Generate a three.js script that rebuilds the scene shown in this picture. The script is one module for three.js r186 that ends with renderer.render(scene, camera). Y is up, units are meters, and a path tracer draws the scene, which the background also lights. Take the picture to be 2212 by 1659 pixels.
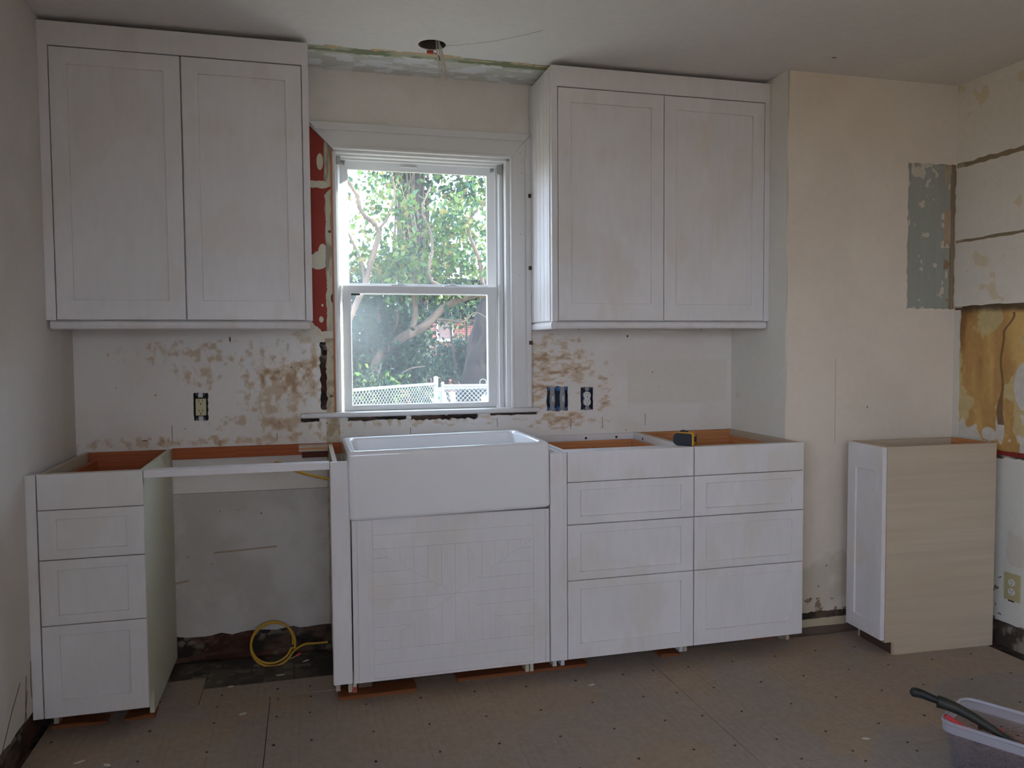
import * as THREE from 'three';
import { RoundedBoxGeometry } from 'three/addons/geometries/RoundedBoxGeometry.js';
import { mergeGeometries, mergeVertices, toCreasedNormals } from 'three/addons/utils/BufferGeometryUtils.js';

// ---------- camera, sky, sun, exposure ----------
const scene = new THREE.Scene();
const camera = new THREE.PerspectiveCamera(52.1207, 2212 / 1659, 0.02, 400);
camera.position.set(0.8837, 1.2799, 3.4211);
camera.rotation.order = 'YXZ';
camera.rotation.set(-0.047519, -0.256266, -0.0070915);
const renderer = new THREE.WebGLRenderer({ antialias: true });
renderer.toneMapping = THREE.LinearToneMapping;
renderer.toneMappingExposure = 0.97;
renderer.shadowMap.enabled = true;
const SKY_LEVEL = 11, SUN_LEVEL = 22;
{
  const W = 256, H = 128, d = new Float32Array(W * H * 4);
  for (let j = 0; j < H; j++) for (let i = 0; i < W; i++) {
    const el = ((j + 0.5) / H - 0.5) * Math.PI, s = Math.max(0, Math.sin(el));
    const k = Math.pow(1 - s, 2);                       // pale haze towards the horizon, thin bluish white cloud overhead
    const q = (j * W + i) * 4;
    d[q] = 0.84 + 0.12 * k; d[q + 1] = 0.91 + 0.06 * k; d[q + 2] = 1.22 - 0.06 * k; d[q + 3] = 1;
    if (el < 0) { d[q] = 0.96; d[q + 1] = 0.97; d[q + 2] = 1.16; }
  }
  const t = new THREE.DataTexture(d, W, H, THREE.RGBAFormat, THREE.FloatType);
  t.mapping = THREE.EquirectangularReflectionMapping; t.magFilter = THREE.LinearFilter; t.needsUpdate = true;
  scene.background = t; scene.backgroundIntensity = SKY_LEVEL;
}
const sun = new THREE.DirectionalLight(new THREE.Color(1.0, 0.9, 0.76), SUN_LEVEL);
sun.position.set(20, 5.2, -5); sun.target.position.set(0, 0, 0);
sun.castShadow = true; sun.shadow.mapSize.set(2048, 2048);
Object.assign(sun.shadow.camera, { left: -22, right: 22, top: 22, bottom: -22, near: 0.5, far: 80 });
scene.add(sun, sun.target);

// ---------- helpers ----------
function rngOf(seed) { let a = seed >>> 0; return () => { a = (a + 0x6d2b79f5) >>> 0; let t = Math.imul(a ^ (a >>> 15), 1 | a); t = (t + Math.imul(t ^ (t >>> 7), 61 | t)) ^ t; return ((t ^ (t >>> 14)) >>> 0) / 4294967296; }; }
const lerp = (a, b, t) => a + (b - a) * t, clamp = (x, a = 0, b = 1) => Math.min(b, Math.max(a, x)), sstep = (a, b, x) => { const t = clamp((x - a) / (b - a)); return t * t * (3 - 2 * t); };
function hash(i, j, s) { let h = Math.imul(i, 374761393) + Math.imul(j, 668265263) + Math.imul(s, 974634777); h = Math.imul(h ^ (h >>> 13), 1274126177); return ((h ^ (h >>> 16)) >>> 0) / 4294967296; }
function vn(x, y, s = 0) { const i = Math.floor(x), j = Math.floor(y); let u = x - i, v = y - j; u = u * u * (3 - 2 * u); v = v * v * (3 - 2 * v); return lerp(lerp(hash(i, j, s), hash(i + 1, j, s), u), lerp(hash(i, j + 1, s), hash(i + 1, j + 1, s), u), v); }
function fbm(x, y, s = 0, o = 4) { let a = 0, w = 0.5, t = 0; for (let k = 0; k < o; k++) { a += w * vn(x, y, s + k * 17); t += w; w *= 0.5; x *= 2.03; y *= 2.03; } return a / t; }
const mix3 = (a, b, t) => [lerp(a[0], b[0], t), lerp(a[1], b[1], t), lerp(a[2], b[2], t)];

// a colour texture computed pixel by pixel over a rectangle of the real surface: f(x, y) in metres gives sRGB 0..255
function surfaceMap(w, h, x0, x1, y0, y1, f, draw) {
  const c = document.createElement('canvas'); c.width = w; c.height = h;
  const g = c.getContext('2d'), im = g.createImageData(w, h);
  for (let j = 0; j < h; j++) for (let i = 0; i < w; i++) {
    const p = f(lerp(x0, x1, (i + 0.5) / w), lerp(y1, y0, (j + 0.5) / h)), q = (j * w + i) * 4;
    im.data[q] = p[0]; im.data[q + 1] = p[1]; im.data[q + 2] = p[2]; im.data[q + 3] = 255;
  }
  g.putImageData(im, 0, 0);
  if (draw) draw(g, (x) => ((x - x0) / (x1 - x0)) * w, (y) => ((y1 - y) / (y1 - y0)) * h, w / (x1 - x0));
  const t = new THREE.CanvasTexture(c); t.colorSpace = THREE.SRGBColorSpace;
  t.repeat.set(1 / (x1 - x0), 1 / (y1 - y0)); t.offset.set(-x0 / (x1 - x0), -y0 / (y1 - y0));
  return t;
}
function tileMap(w, size, f) { const t = surfaceMap(w, w, 0, size, 0, size, f); t.wrapS = t.wrapT = THREE.RepeatWrapping; return t; }
const std = (color, roughness = 0.6, o = {}) => new THREE.MeshStandardMaterial({ color, roughness, ...o });
const phys = (color, roughness, o) => new THREE.MeshPhysicalMaterial({ color, roughness, ...o });

// uv in metres from positions, by the way each face points
function metric(g, turn = false) {
  const s = g.index ? g.toNonIndexed() : g, p = s.attributes.position, n = s.attributes.normal, uv = new Float32Array(p.count * 2);
  for (let i = 0; i < p.count; i++) {
    const ax = Math.abs(n.getX(i)), ay = Math.abs(n.getY(i)), az = Math.abs(n.getZ(i));
    let u, v;
    if (ax > ay && ax > az) { u = p.getZ(i); v = p.getY(i); } else if (ay > az) { u = p.getX(i); v = p.getZ(i); } else { u = p.getX(i); v = p.getY(i); }
    if (turn) [u, v] = [v, u];
    uv[2 * i] = u; uv[2 * i + 1] = v;
  }
  s.setAttribute('uv', new THREE.BufferAttribute(uv, 2));
  return s;
}
function box(x0, x1, y0, y1, z0, z1, r = 0.0015, turn = false) {
  const w = x1 - x0, h = y1 - y0, d = z1 - z0;
  const g = r > 0 ? new RoundedBoxGeometry(w, h, d, 1, Math.min(r, w * 0.45, h * 0.45, d * 0.45)) : new THREE.BoxGeometry(w, h, d);
  g.translate((x0 + x1) / 2, (y0 + y1) / 2, (z0 + z1) / 2);
  return metric(g, turn);
}
const pts = (a) => a.map(([x, y]) => new THREE.Vector2(x, y));
// a flat outline (with holes) in x, y given a thickness from z0 to z1
function slab(outline, holes, z0, z1, bevel = 0, turn = false) {
  const s = new THREE.Shape(pts(outline));
  for (const h of holes) s.holes.push(new THREE.Path(pts(h)));
  const g = new THREE.ExtrudeGeometry(s, { depth: z1 - z0 - 2 * bevel, bevelEnabled: bevel > 0, bevelThickness: bevel, bevelSize: bevel, bevelOffset: -bevel, bevelSegments: 1, curveSegments: 16 });
  g.translate(0, 0, z0 + bevel);
  return metric(g, turn);
}
const rect = (x0, x1, y0, y1) => [[x0, y0], [x1, y0], [x1, y1], [x0, y1]];
// a rectangle with torn edges; sides: which of bottom, right, top, left are torn
function torn(x0, x1, y0, y1, step, amp, seed, sides = 'brtl') {
  const r = rngOf(seed), out = [];
  const run = (ax, ay, bx, by, on) => { const L = Math.hypot(bx - ax, by - ay), n = on ? Math.max(2, Math.round(L / step)) : 1; for (let k = 0; k < n; k++) { const t = k / n, j = on && k ? (r() - 0.5) * 2 * amp : 0, q = on && k ? t + (r() - 0.5) * 0.5 / n : t; const nx = -(by - ay) / L, ny = (bx - ax) / L; out.push([lerp(ax, bx, q) + nx * j, lerp(ay, by, q) + ny * j]); } };
  run(x0, y0, x1, y0, sides.includes('b')); run(x1, y0, x1, y1, sides.includes('r')); run(x1, y1, x0, y1, sides.includes('t')); run(x0, y1, x0, y0, sides.includes('l'));
  return out;
}
// turns a slab made in (z, y) so that it lies in a plane of constant x: its thickness axis becomes x
function alongX(g, flip = 1) { const m = new THREE.Matrix4().set(0, 0, flip, 0, 0, 1, 0, 0, 1, 0, 0, 0, 0, 0, 0, 1); g.applyMatrix4(m); if (m.determinant() < 0) flipFaces(g); return g; }
function flipFaces(g) { const a = g.attributes; for (const k of Object.keys(a)) { const b = a[k], s = b.itemSize; for (let i = 0; i < b.count; i += 3) for (let c = 0; c < s; c++) { const t = b.array[(i + 1) * s + c]; b.array[(i + 1) * s + c] = b.array[(i + 2) * s + c]; b.array[(i + 2) * s + c] = t; } } return g; }
function tube(points, r, seg = 24, sides = 6, closed = false) {
  const c = new THREE.CatmullRomCurve3(points.map((p) => new THREE.Vector3(...p)), closed, 'centripetal');
  return new THREE.TubeGeometry(c, seg, r, sides, closed).toNonIndexed();
}
// a limb that thins along its way
function limb(points, r0, r1, seg = 16, sides = 8, rough = 0) {
  const c = new THREE.CatmullRomCurve3(points.map((p) => new THREE.Vector3(...p)), false, 'centripetal'), g = new THREE.TubeGeometry(c, seg, 1, sides, false), p = g.attributes.position;
  for (let i = 0; i <= seg; i++) { const q = c.getPointAt(i / seg), r = lerp(r0, r1, i / seg); for (let j = 0; j <= sides; j++) { const k = i * (sides + 1) + j, w = r * (1 + rough * (vn((j % sides) * 1.7, i * 0.9, 5) - 0.5)); p.setXYZ(k, q.x + (p.getX(k) - q.x) * w, q.y + (p.getY(k) - q.y) * w, q.z + (p.getZ(k) - q.z) * w); } }
  g.computeVertexNormals();
  return metric(g);
}
// rings of points joined into a skin (closed at both ends when caps is true)
function loft(rings, caps = true) {
  const n = rings[0].length, pos = [], idx = [];
  for (const r of rings) for (const p of r) pos.push(...p);
  for (let k = 0; k + 1 < rings.length; k++) for (let i = 0; i < n; i++) { const a = k * n + i, b = k * n + (i + 1) % n; idx.push(a, b, a + n, b, b + n, a + n); }
  if (caps) for (const [k, dir] of [[0, 1], [rings.length - 1, -1]]) { const c = rings[k].reduce((s, p) => [s[0] + p[0] / n, s[1] + p[1] / n, s[2] + p[2] / n], [0, 0, 0]), ci = pos.length / 3; pos.push(...c); for (let i = 0; i < n; i++) { const a = k * n + i, b = k * n + (i + 1) % n; dir > 0 ? idx.push(ci, b, a) : idx.push(ci, a, b); } }
  let g = new THREE.BufferGeometry(); g.setAttribute('position', new THREE.Float32BufferAttribute(pos, 3)); g.setIndex(idx);
  g = toCreasedNormals(g, 0.7);
  return metric(g);
}
// a ring at height y: a rectangle x0..x1, z0..z1 with round corners (counter-clockwise seen from below, so that loft() faces out going up)
function ringAt(x0, x1, z0, z1, r, y, k = 5) {
  const out = [];
  for (const [cx, cz, a0] of [[x1 - r, z1 - r, 0], [x0 + r, z1 - r, 1], [x0 + r, z0 + r, 2], [x1 - r, z0 + r, 3]]) {
    const at = (a, d) => [cx + r * Math.cos(a) + d * Math.sin(a), y, cz + r * Math.sin(a) - d * Math.cos(a)];
    out.push(at(a0 * Math.PI / 2, 0.006));                 // points just before and after the bend keep the flat sides flat
    for (let i = 0; i <= k; i++) out.push(at((a0 + i / k) * Math.PI / 2, 0));
    out.push(at((a0 + 1) * Math.PI / 2, -0.006));
  }
  return out.reverse();
}
const merge = (a) => mergeGeometries(a.map((g) => { const s = g.index ? g.toNonIndexed() : g; for (const k of Object.keys(s.attributes)) if (!['position', 'normal', 'uv'].includes(k)) s.deleteAttribute(k); return s; }));

const used = {};
function numbered(name) { const k = used[name] = (used[name] ?? -1) + 1; return k ? `${name}_${String(k).padStart(3, '0')}` : name; }
// a thing: a Group at its base; its parts' shapes are given in the room's coordinates
function thing(name, label, category, at = [0, 0, 0], group) {
  const o = new THREE.Group(); o.name = numbered(name); o.position.set(...at); o.base = at; scene.add(o);
  o.userData = { label, category }; if (group) o.userData.group = group;
  return o;
}
function part(name, geo, mat, parent, label) {
  const b = parent.base ?? [0, 0, 0];
  const m = new THREE.Mesh(parent.local ? geo : geo.clone().translate(-b[0], -b[1], -b[2]), mat);
  m.name = name; m.base = b; m.local = parent.local; parent.add(m);
  if (label) m.userData.label = label;
  return m;
}
function solo(name, geo, mat, label, category, at, group) {           // a thing that is one mesh
  const m = new THREE.Mesh(geo.clone().translate(-at[0], -at[1], -at[2]), mat);
  m.name = numbered(name); m.position.set(...at); scene.add(m); m.userData = { label, category }; if (group) m.userData.group = group;
  return m;
}
function struct(name, geo, mat) { const m = geo ? new THREE.Mesh(geo, mat) : new THREE.Group(); m.name = name; m.userData.kind = 'structure'; m.base = [0, 0, 0]; scene.add(m); return m; }

// ---------- surfaces ----------
const CEIL = 2.442, XR = 3.765, ZN = 0.445, XA = 2.882, REAR = 6.2;
const blot = (x, y, cx, cy, rx, ry) => clamp(1 - Math.hypot((x - cx) / rx, (y - cy) / ry));
// kitchen wall: skim-coated plaster with old glue stains, pencil marks and bare red paint beside the window
const backMap = surfaceMap(2048, 1708, 0, 3, 0, 2.5, (x, y) => {
  const n1 = fbm(x * 2.1, y * 2.4, 1), n2 = fbm(x * 9, y * 9, 2), n3 = fbm(x * 60, y * 60, 3, 2), n4 = fbm(x * 30, y * 62, 4, 5), n5 = fbm(x * 48, y * 38, 8, 5);
  let c = mix3([230, 224, 217], [224, 216, 206], sstep(0.36, 0.64, n1));
  c = mix3(c, [232, 228, 222], 0.5 * sstep(0.54, 0.66, fbm(x * 3.1 + 7, y * 3.3, 9)));
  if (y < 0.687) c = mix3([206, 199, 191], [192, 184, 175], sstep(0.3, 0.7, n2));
  // brown glue left by the old backsplash
  const L = Math.max(blot(x, y, 0.8, 1.14, 0.2, 0.19), 0.8 * blot(x, y, 0.9, 1.2, 0.12, 0.2), 0.55 * blot(x, y, 0.52, 1.26, 0.42, 0.06), 0.9 * blot(x, y, 0.72, 1.07, 0.14, 0.1), 0.8 * blot(x, y, 0.78, 0.97, 0.3, 0.05), 0.5 * blot(x, y, 0.45, 1.17, 0.14, 0.07), 0.6 * blot(x, y, 0.25, 0.9, 0.4, 0.03), 0.75 * blot(x, y, 0.7, 0.9, 0.5, 0.03));
  const R = Math.max(0.95 * blot(x, y, 1.93, 1.21, 0.22, 0.15), 0.85 * blot(x, y, 1.9, 1.1, 0.13, 0.16), 0.7 * blot(x, y, 2.1, 1.19, 0.1, 0.16), 0.8 * blot(x, y, 2.0, 0.94, 0.2, 0.06), 0.5 * blot(x, y, 2.23, 1.05, 0.05, 0.18), 0.6 * blot(x, y, 1.4, 0.96, 0.6, 0.03));
  const s = x < 1.4 && y > 0.9 && !(y < 1) ? L : Math.max(L, R);
  const a = clamp((x < 1.3 ? n5 : n4) * 1.5 - 0.72 + s * 0.75) * (s > 0.02 ? 1 : 0);
  c = mix3(c, [190, 158, 120], 0.55 * sstep(0.2, 0.6, a));
  c = mix3(c, [150, 112, 76], 0.55 * sstep(0.5, 0.85, a) * sstep(0.45, 0.65, n2));
  // paler greenish repair patch on the right
  if (x > 2.34 && x < 2.86) c = mix3(c, [214, 208, 194], 0.6 * sstep(1.0, 1.02, y + 0.02 * (n2 - 0.5)) * (1 - sstep(1.205, 1.22, y)));
  // red paint and tan plaster edge left of the window
  if (x > 0.86 && x < 1.02 && y > 1.3 && y < 2.216) {
    const edge = 0.972 + 0.012 * (fbm(y * 30, 3, 11) - 0.5) + 0.03 * blot(x, y, 0.975, 1.95, 0.2, 0.03), low = 1.35 + 0.02 * (n5 - 0.5) + Math.max(0, 0.95 - x) * 0.9;
    const dab = Math.max(blot(x, y + 0.02 * n5, 0.94, 1.655, 0.06, 0.05), blot(x, y, 0.96, 1.69, 0.025, 0.04), 1.3 * blot(x, y, 0.92, 1.965, 0.09, 0.02), blot(x, y, 0.96, 1.965, 0.05, 0.024), blot(x, y, 0.955, 2.06, 0.02, 0.05), blot(x, y, 0.95, 1.4, 0.014, 0.02), blot(x, y, 0.955, 1.46, 0.006, 0.008));
    if (y > low) c = x < edge ? (dab > 0.22 + 0.2 * n5 ? [206, 198, 176] : mix3([158, 62, 50], [138, 52, 42], n2)) : mix3([196, 188, 164], [150, 140, 122], sstep(0.4, 0.6, fbm(x * 60, y * 9, 12)));
    else c = mix3(c, [206, 196, 174], 0.6);
  }
  if (x > 0.962 && x < 1.02 && y < 1.32) c = mix3([198, 186, 160], [170, 150, 122], sstep(0.4, 0.7, n5));
  const m = 0.99 + 0.02 * n3; return [c[0] * m, c[1] * m, c[2] * m];
}, (g, X, Y, k) => {
  const r = rngOf(5);
  g.strokeStyle = 'rgba(70,62,58,0.75)';
  for (const [x, y0, y1] of [[0.352, 0.9, 0.97], [0.76, 0.89, 0.925], [1.32, 0.89, 0.93], [1.71, 0.92, 0.96], [2.06, 0.9, 0.945], [2.215, 0.9, 0.95], [2.43, 0.905, 0.96]]) { g.lineWidth = 1.5; g.beginPath(); g.moveTo(X(x + 0.004 * (r() - 0.5)), Y(y0)); g.lineTo(X(x), Y(y1)); g.stroke(); }
  g.lineWidth = 1.6; g.strokeStyle = 'rgba(110,92,74,0.7)'; g.beginPath(); g.moveTo(X(0.34), Y(0.688)); g.lineTo(X(0.97), Y(0.685)); g.stroke();
  g.strokeStyle = 'rgba(150,118,84,0.6)'; g.lineWidth = 5; g.beginPath(); g.moveTo(X(0.5), Y(0.436)); g.lineTo(X(0.75), Y(0.446)); g.stroke(); g.beginPath(); g.moveTo(X(0.34), Y(0.318)); g.lineTo(X(0.4), Y(0.327)); g.stroke();
  for (let i = 0; i < 46; i++) { const x = r() * 2.88, y = 0.35 + r() * 0.95; g.fillStyle = 'rgba(52,42,36,0.8)'; g.beginPath(); g.ellipse(X(x), Y(y), (0.0012 + 0.002 * r()) * k, (0.0012 + 0.002 * r()) * k, 0, 0, 7); g.fill(); }
  g.fillStyle = 'rgba(60,46,40,0.85)'; for (const [x, y, a, b] of [[0.583, 1.318, 0.003, 0.011], [0.25, 0.912, 0.01, 0.002], [2.34, 1.325, 0.004, 0.006], [2.1, 1.36, 0.004, 0.005], [2.72, 1.36, 0.004, 0.005], [0.99, 1.77, 0.006, 0.006], [0.985, 1.075, 0.006, 0.004], [1.0, 1.49, 0.01, 0.02]]) { g.beginPath(); g.ellipse(X(x), Y(y), a * k, b * k, 0, 0, 7); g.fill(); }
});
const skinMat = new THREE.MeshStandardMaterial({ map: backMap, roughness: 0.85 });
// what lies behind torn plaster: dark lath, mortar and dirt
const rubbleMap = tileMap(768, 1.5, (x, y) => { const a = fbm(x * 14, y * 24, 21), b = fbm(x * 5, y * 9, 22), d = fbm(x * 50, y * 50, 23, 3); let c = mix3([44, 36, 32], [92, 74, 62], sstep(0.35, 0.65, a)); c = mix3(c, [142, 130, 116], 0.8 * sstep(0.58, 0.7, b) * sstep(0.4, 0.6, d)); return mix3(c, [84, 46, 34], 0.6 * sstep(0.6, 0.7, fbm(x * 4 + 5, y * 6, 24))); });
const rubble = new THREE.MeshStandardMaterial({ map: rubbleMap, roughness: 0.95, bumpMap: rubbleMap, bumpScale: 0.006 });
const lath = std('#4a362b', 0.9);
const sideMap = surfaceMap(1024, 896, 0, 3, 0, 2.5, (x, y) => { const n = fbm(x * 2.6, y * 2.2, 31), m = 0.99 + 0.02 * fbm(x * 40, y * 40, 32, 2); let c = mix3([218, 212, 207], [212, 205, 198], sstep(0.4, 0.6, n)); c = mix3(c, [208, 202, 190], 0.8 * (1 - sstep(0.14, 0.2, x + 0.03 * fbm(y * 5, 1, 33)))); return c.map((v) => v * m); }, (g, X, Y) => {
  g.strokeStyle = 'rgba(60,46,42,0.9)'; g.lineWidth = 2;
  for (const l of [[[0.7, 0.24], [0.78, 0.18], [0.95, 0.02]], [[0.64, 0.19], [0.67, 0.1], [0.85, -0.1]], [[0.645, 0.24], [0.66, 0.14], [0.65, 0.08]], [[0.6, 0.27], [0.605, 0.2], [0.6, 0.15]]]) { g.beginPath(); l.forEach(([x, y], i) => (i ? g.lineTo(X(x), Y(y)) : g.moveTo(X(x), Y(y)))); g.stroke(); }
});
const sideMat = new THREE.MeshStandardMaterial({ map: sideMap, roughness: 0.85 });
const plainWall = std('#e2dfda', 0.85);

// ---------- kitchen wall with the window ----------
const wallBack = struct('wall_back', slab(rect(-0.2, 3.965, -0.3, 2.7), [rect(1.0, 1.782, 0.985, 2.118)], -0.2, -0.022), rubble);
{
  const bottom = torn(0.0, XA, 0.094, CEIL, 0.035, 0.007, 41, 'b');
  const hole = (x0, x1, y0, y1, seed, amp = 0.004, step = 0.014) => torn(x0, x1, y0, y1, step, amp, seed).reverse();
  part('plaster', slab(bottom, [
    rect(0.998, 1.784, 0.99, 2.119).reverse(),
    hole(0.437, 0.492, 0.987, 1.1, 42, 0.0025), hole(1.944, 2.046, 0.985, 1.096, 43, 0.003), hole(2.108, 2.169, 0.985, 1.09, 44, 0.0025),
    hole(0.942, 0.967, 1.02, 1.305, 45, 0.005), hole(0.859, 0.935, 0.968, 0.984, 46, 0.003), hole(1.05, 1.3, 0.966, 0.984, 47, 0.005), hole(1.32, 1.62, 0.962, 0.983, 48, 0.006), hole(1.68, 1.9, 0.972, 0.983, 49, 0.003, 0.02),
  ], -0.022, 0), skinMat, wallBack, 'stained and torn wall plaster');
}
// the closet that juts out on the right: old green paint shows where its plaster skin ends
const closetMap = surfaceMap(1024, 1024, 2.85, 3.8, -0.05, 2.5, (x, y) => {
  const n = fbm(x * 7, y * 5, 51), m = 0.99 + 0.02 * fbm(x * 50, y * 50, 52, 2);
  if (x > 3.45 && y > 1.4 && y < 2.12) {
    let c = mix3([150, 152, 141], [160, 161, 150], fbm(x * 60, y * 3, 53));
    if (fbm(x * 26, y * 22, 54) > 0.72 - 0.28 * sstep(1.92, 2.07, y) * sstep(3.72, 3.5, x)) c = [200, 190, 172];
    if (x > 3.70 && x < 3.735 && fbm(x * 12, y * 9, 55) > 0.42) c = mix3([190, 172, 146], [128, 96, 72], n); else if (x > 3.73) c = mix3([120, 98, 78], [150, 138, 112], fbm(x * 40, y * 6, 56));
    return c.map((v) => v * m);
  }
  return mix3([78, 62, 52], [120, 100, 84], n).map((v) => v * m);
});
const wallCloset = struct('wall_closet', box(XA + 0.006, 3.965, -0.3, CEIL, -0.022, ZN - 0.004, 0), new THREE.MeshStandardMaterial({ map: closetMap, roughness: 0.9 }));
const closetSkin = surfaceMap(1024, 1024, 2.85, 3.8, -0.05, 2.5, (x, y) => {
  const n = fbm(x * 3, y * 2.4, 61), m = 0.99 + 0.02 * fbm(x * 46, y * 46, 62, 2);
  let c = mix3([224, 211, 194], [219, 206, 189], sstep(0.36, 0.64, n));
  c = mix3(c, [222, 213, 201], 0.8 * sstep(0.1, 0.24, 0.5 * (x - 3.4) + 0.8 * (y - 2.12) + 0.3 * (fbm(x * 6, y * 6, 63) - 0.5)));
  c = mix3(c, [182, 170, 146], 0.5 * sstep(0.5, 0.62, fbm(x * 5 + 3, y * 4, 64)) * (1 - sstep(0.3, 0.9, y)));
  if (y < 0.16 && fbm(x * 40, y * 40, 65) > 0.62) c = [140, 118, 96];
  return c.map((v) => v * m);
}, (g, X, Y) => { g.strokeStyle = 'rgba(120,104,86,0.7)'; g.lineWidth = 2; g.beginPath(); g.moveTo(X(3.134), Y(1.22)); g.lineTo(X(3.134), Y(0.85)); g.stroke(); g.fillStyle = 'rgba(50,40,36,.9)'; for (const [x, y] of [[3.06, 0.21], [3.1, 0.3], [3.02, 0.16], [3.3, 1.0]]) { g.beginPath(); g.ellipse(X(x), Y(y), 2.5, 2, 0, 0, 7); g.fill(); } });
{
  const face = slab(torn(XA, XR, 0.096, CEIL, 0.02, 0.005, 66, 'b'), [torn(3.499, 3.76, 1.438, 2.087, 0.02, 0.004, 67).reverse()], ZN - 0.004, ZN);
  part('plaster', face, new THREE.MeshStandardMaterial({ map: closetSkin, roughness: 0.85 }), wallCloset, 'cream plaster skin');
  const jamb = alongX(slab(rect(0, ZN, -0.05, CEIL), [], 0, 0.006)); jamb.translate(XA, 0, 0);
  const jm = surfaceMap(256, 1024, 0, 0.5, -0.05, 2.5, (x, y) => { const n = fbm(x * 6, y * 3, 71), m = 0.99 + 0.02 * fbm(x * 46, y * 46, 72, 2); let c = mix3([226, 223, 213], [218, 215, 203], n); if (x < 0.3 && y > 1.03 && y < 1.2) c = mix3(c, [208, 202, 182], 0.8 * sstep(0.4, 0.6, fbm(x * 8, y * 8, 73))); return c.map((v) => v * m); });
  part('return_plaster', jamb, new THREE.MeshStandardMaterial({ map: jm, roughness: 0.85 }), wallCloset, 'whiter plaster on the closet side');
  part('corner_bead', box(XA - 0.001, XA + 0.004, 0.1, CEIL, ZN - 0.003, ZN + 0.0012, 0.001), std('#d9d2c4', 0.7), wallCloset);
}
const bb = struct('baseboard_right', slab(torn(2.9, 3.62, 0.035, 0.07, 0.03, 0.0015, 74), [], ZN - 0.004, ZN + 0.010), std('#b9ab8e', 0.7));
part('dirt_ledge', slab(torn(2.9, 3.62, 0.07, 0.096, 0.015, 0.003, 75, 'bt'), [], ZN - 0.004, ZN + 0.004), rubble, bb, 'brown crumbling edge');

// ---------- right wall: three old plaster panels over a stripped gold band, white paint below ----------
const goldMap = surfaceMap(1024, 1024, 0.4, 1.8, 0.0, 1.5, (z, y) => {
  const n = fbm(z * 8, y * 5, 81), n2 = fbm(z * 18, y * 16, 82), n3 = fbm(z * 60, y * 60, 83, 3);
  if (y < 0.8) return mix3([70, 58, 50], [150, 138, 124], sstep(0.4, 0.6, n2));
  let c = mix3([214, 176, 106], [186, 144, 84], sstep(0.35, 0.65, fbm(z * 10, y * 2.2, 84)));
  c = mix3(c, [112, 76, 38], 0.75 * sstep(0.5, 0.68, fbm(z * 9 + 4, y * 3, 85)) * sstep(1.05, 1.4, y));
  const pale = sstep(0.53, 0.58, n + 0.1 * sstep(0.62, 0.75, z) - 0.06 * sstep(1.3, 1.4, y) + 0.07 * (n3 - 0.5));
  c = mix3(c, [200, 182, 132], pale * 0.85);
  const white = Math.max(sstep(0.3, 0.34, blot(z, y, 0.815, 1.1, 0.075, 0.15) + 0.12 * (n2 - 0.5)), sstep(0.28, 0.3, blot(z, y, 0.70, 0.93, 0.03, 0.12) + 0.3 * (n2 - 0.5)), sstep(0.28, 0.3, blot(z, y, 0.645, 0.885, 0.05, 0.04) + 0.3 * (n2 - 0.5)), sstep(0.6, 0.63, fbm(z * 11 + 2, y * 9, 86)) * (y < 0.98 ? 1 : 0));
  c = mix3(c, [206, 198, 186], white);
  const run = Math.abs(z - (0.702 - 0.06 * sstep(1.32, 1.4, y) * -1 + 0.006 * Math.sin(y * 30))) / (0.006 + 0.012 * sstep(1.08, 0.98, y)); if (y > 0.93 && y < 1.41) c = mix3(c, [124, 92, 58], 0.9 * (1 - sstep(0.8, 1.1, run)));
  if (y < 0.822 - 0.004 * n2) c = mix3([150, 48, 38], [128, 40, 34], n3);
  c = mix3(c, [58, 44, 34], 0.75 * sstep(1.405, 1.44, y + 0.03 * (n2 - 0.5)) );
  return c.map((v) => v * (0.95 + 0.1 * n3));
});
const wallRight = struct('wall_right', box(XR, 3.965, -0.3, CEIL, ZN - 0.004, REAR + 0.2, 0), new THREE.MeshStandardMaterial({ map: goldMap, roughness: 0.75 }));
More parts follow.
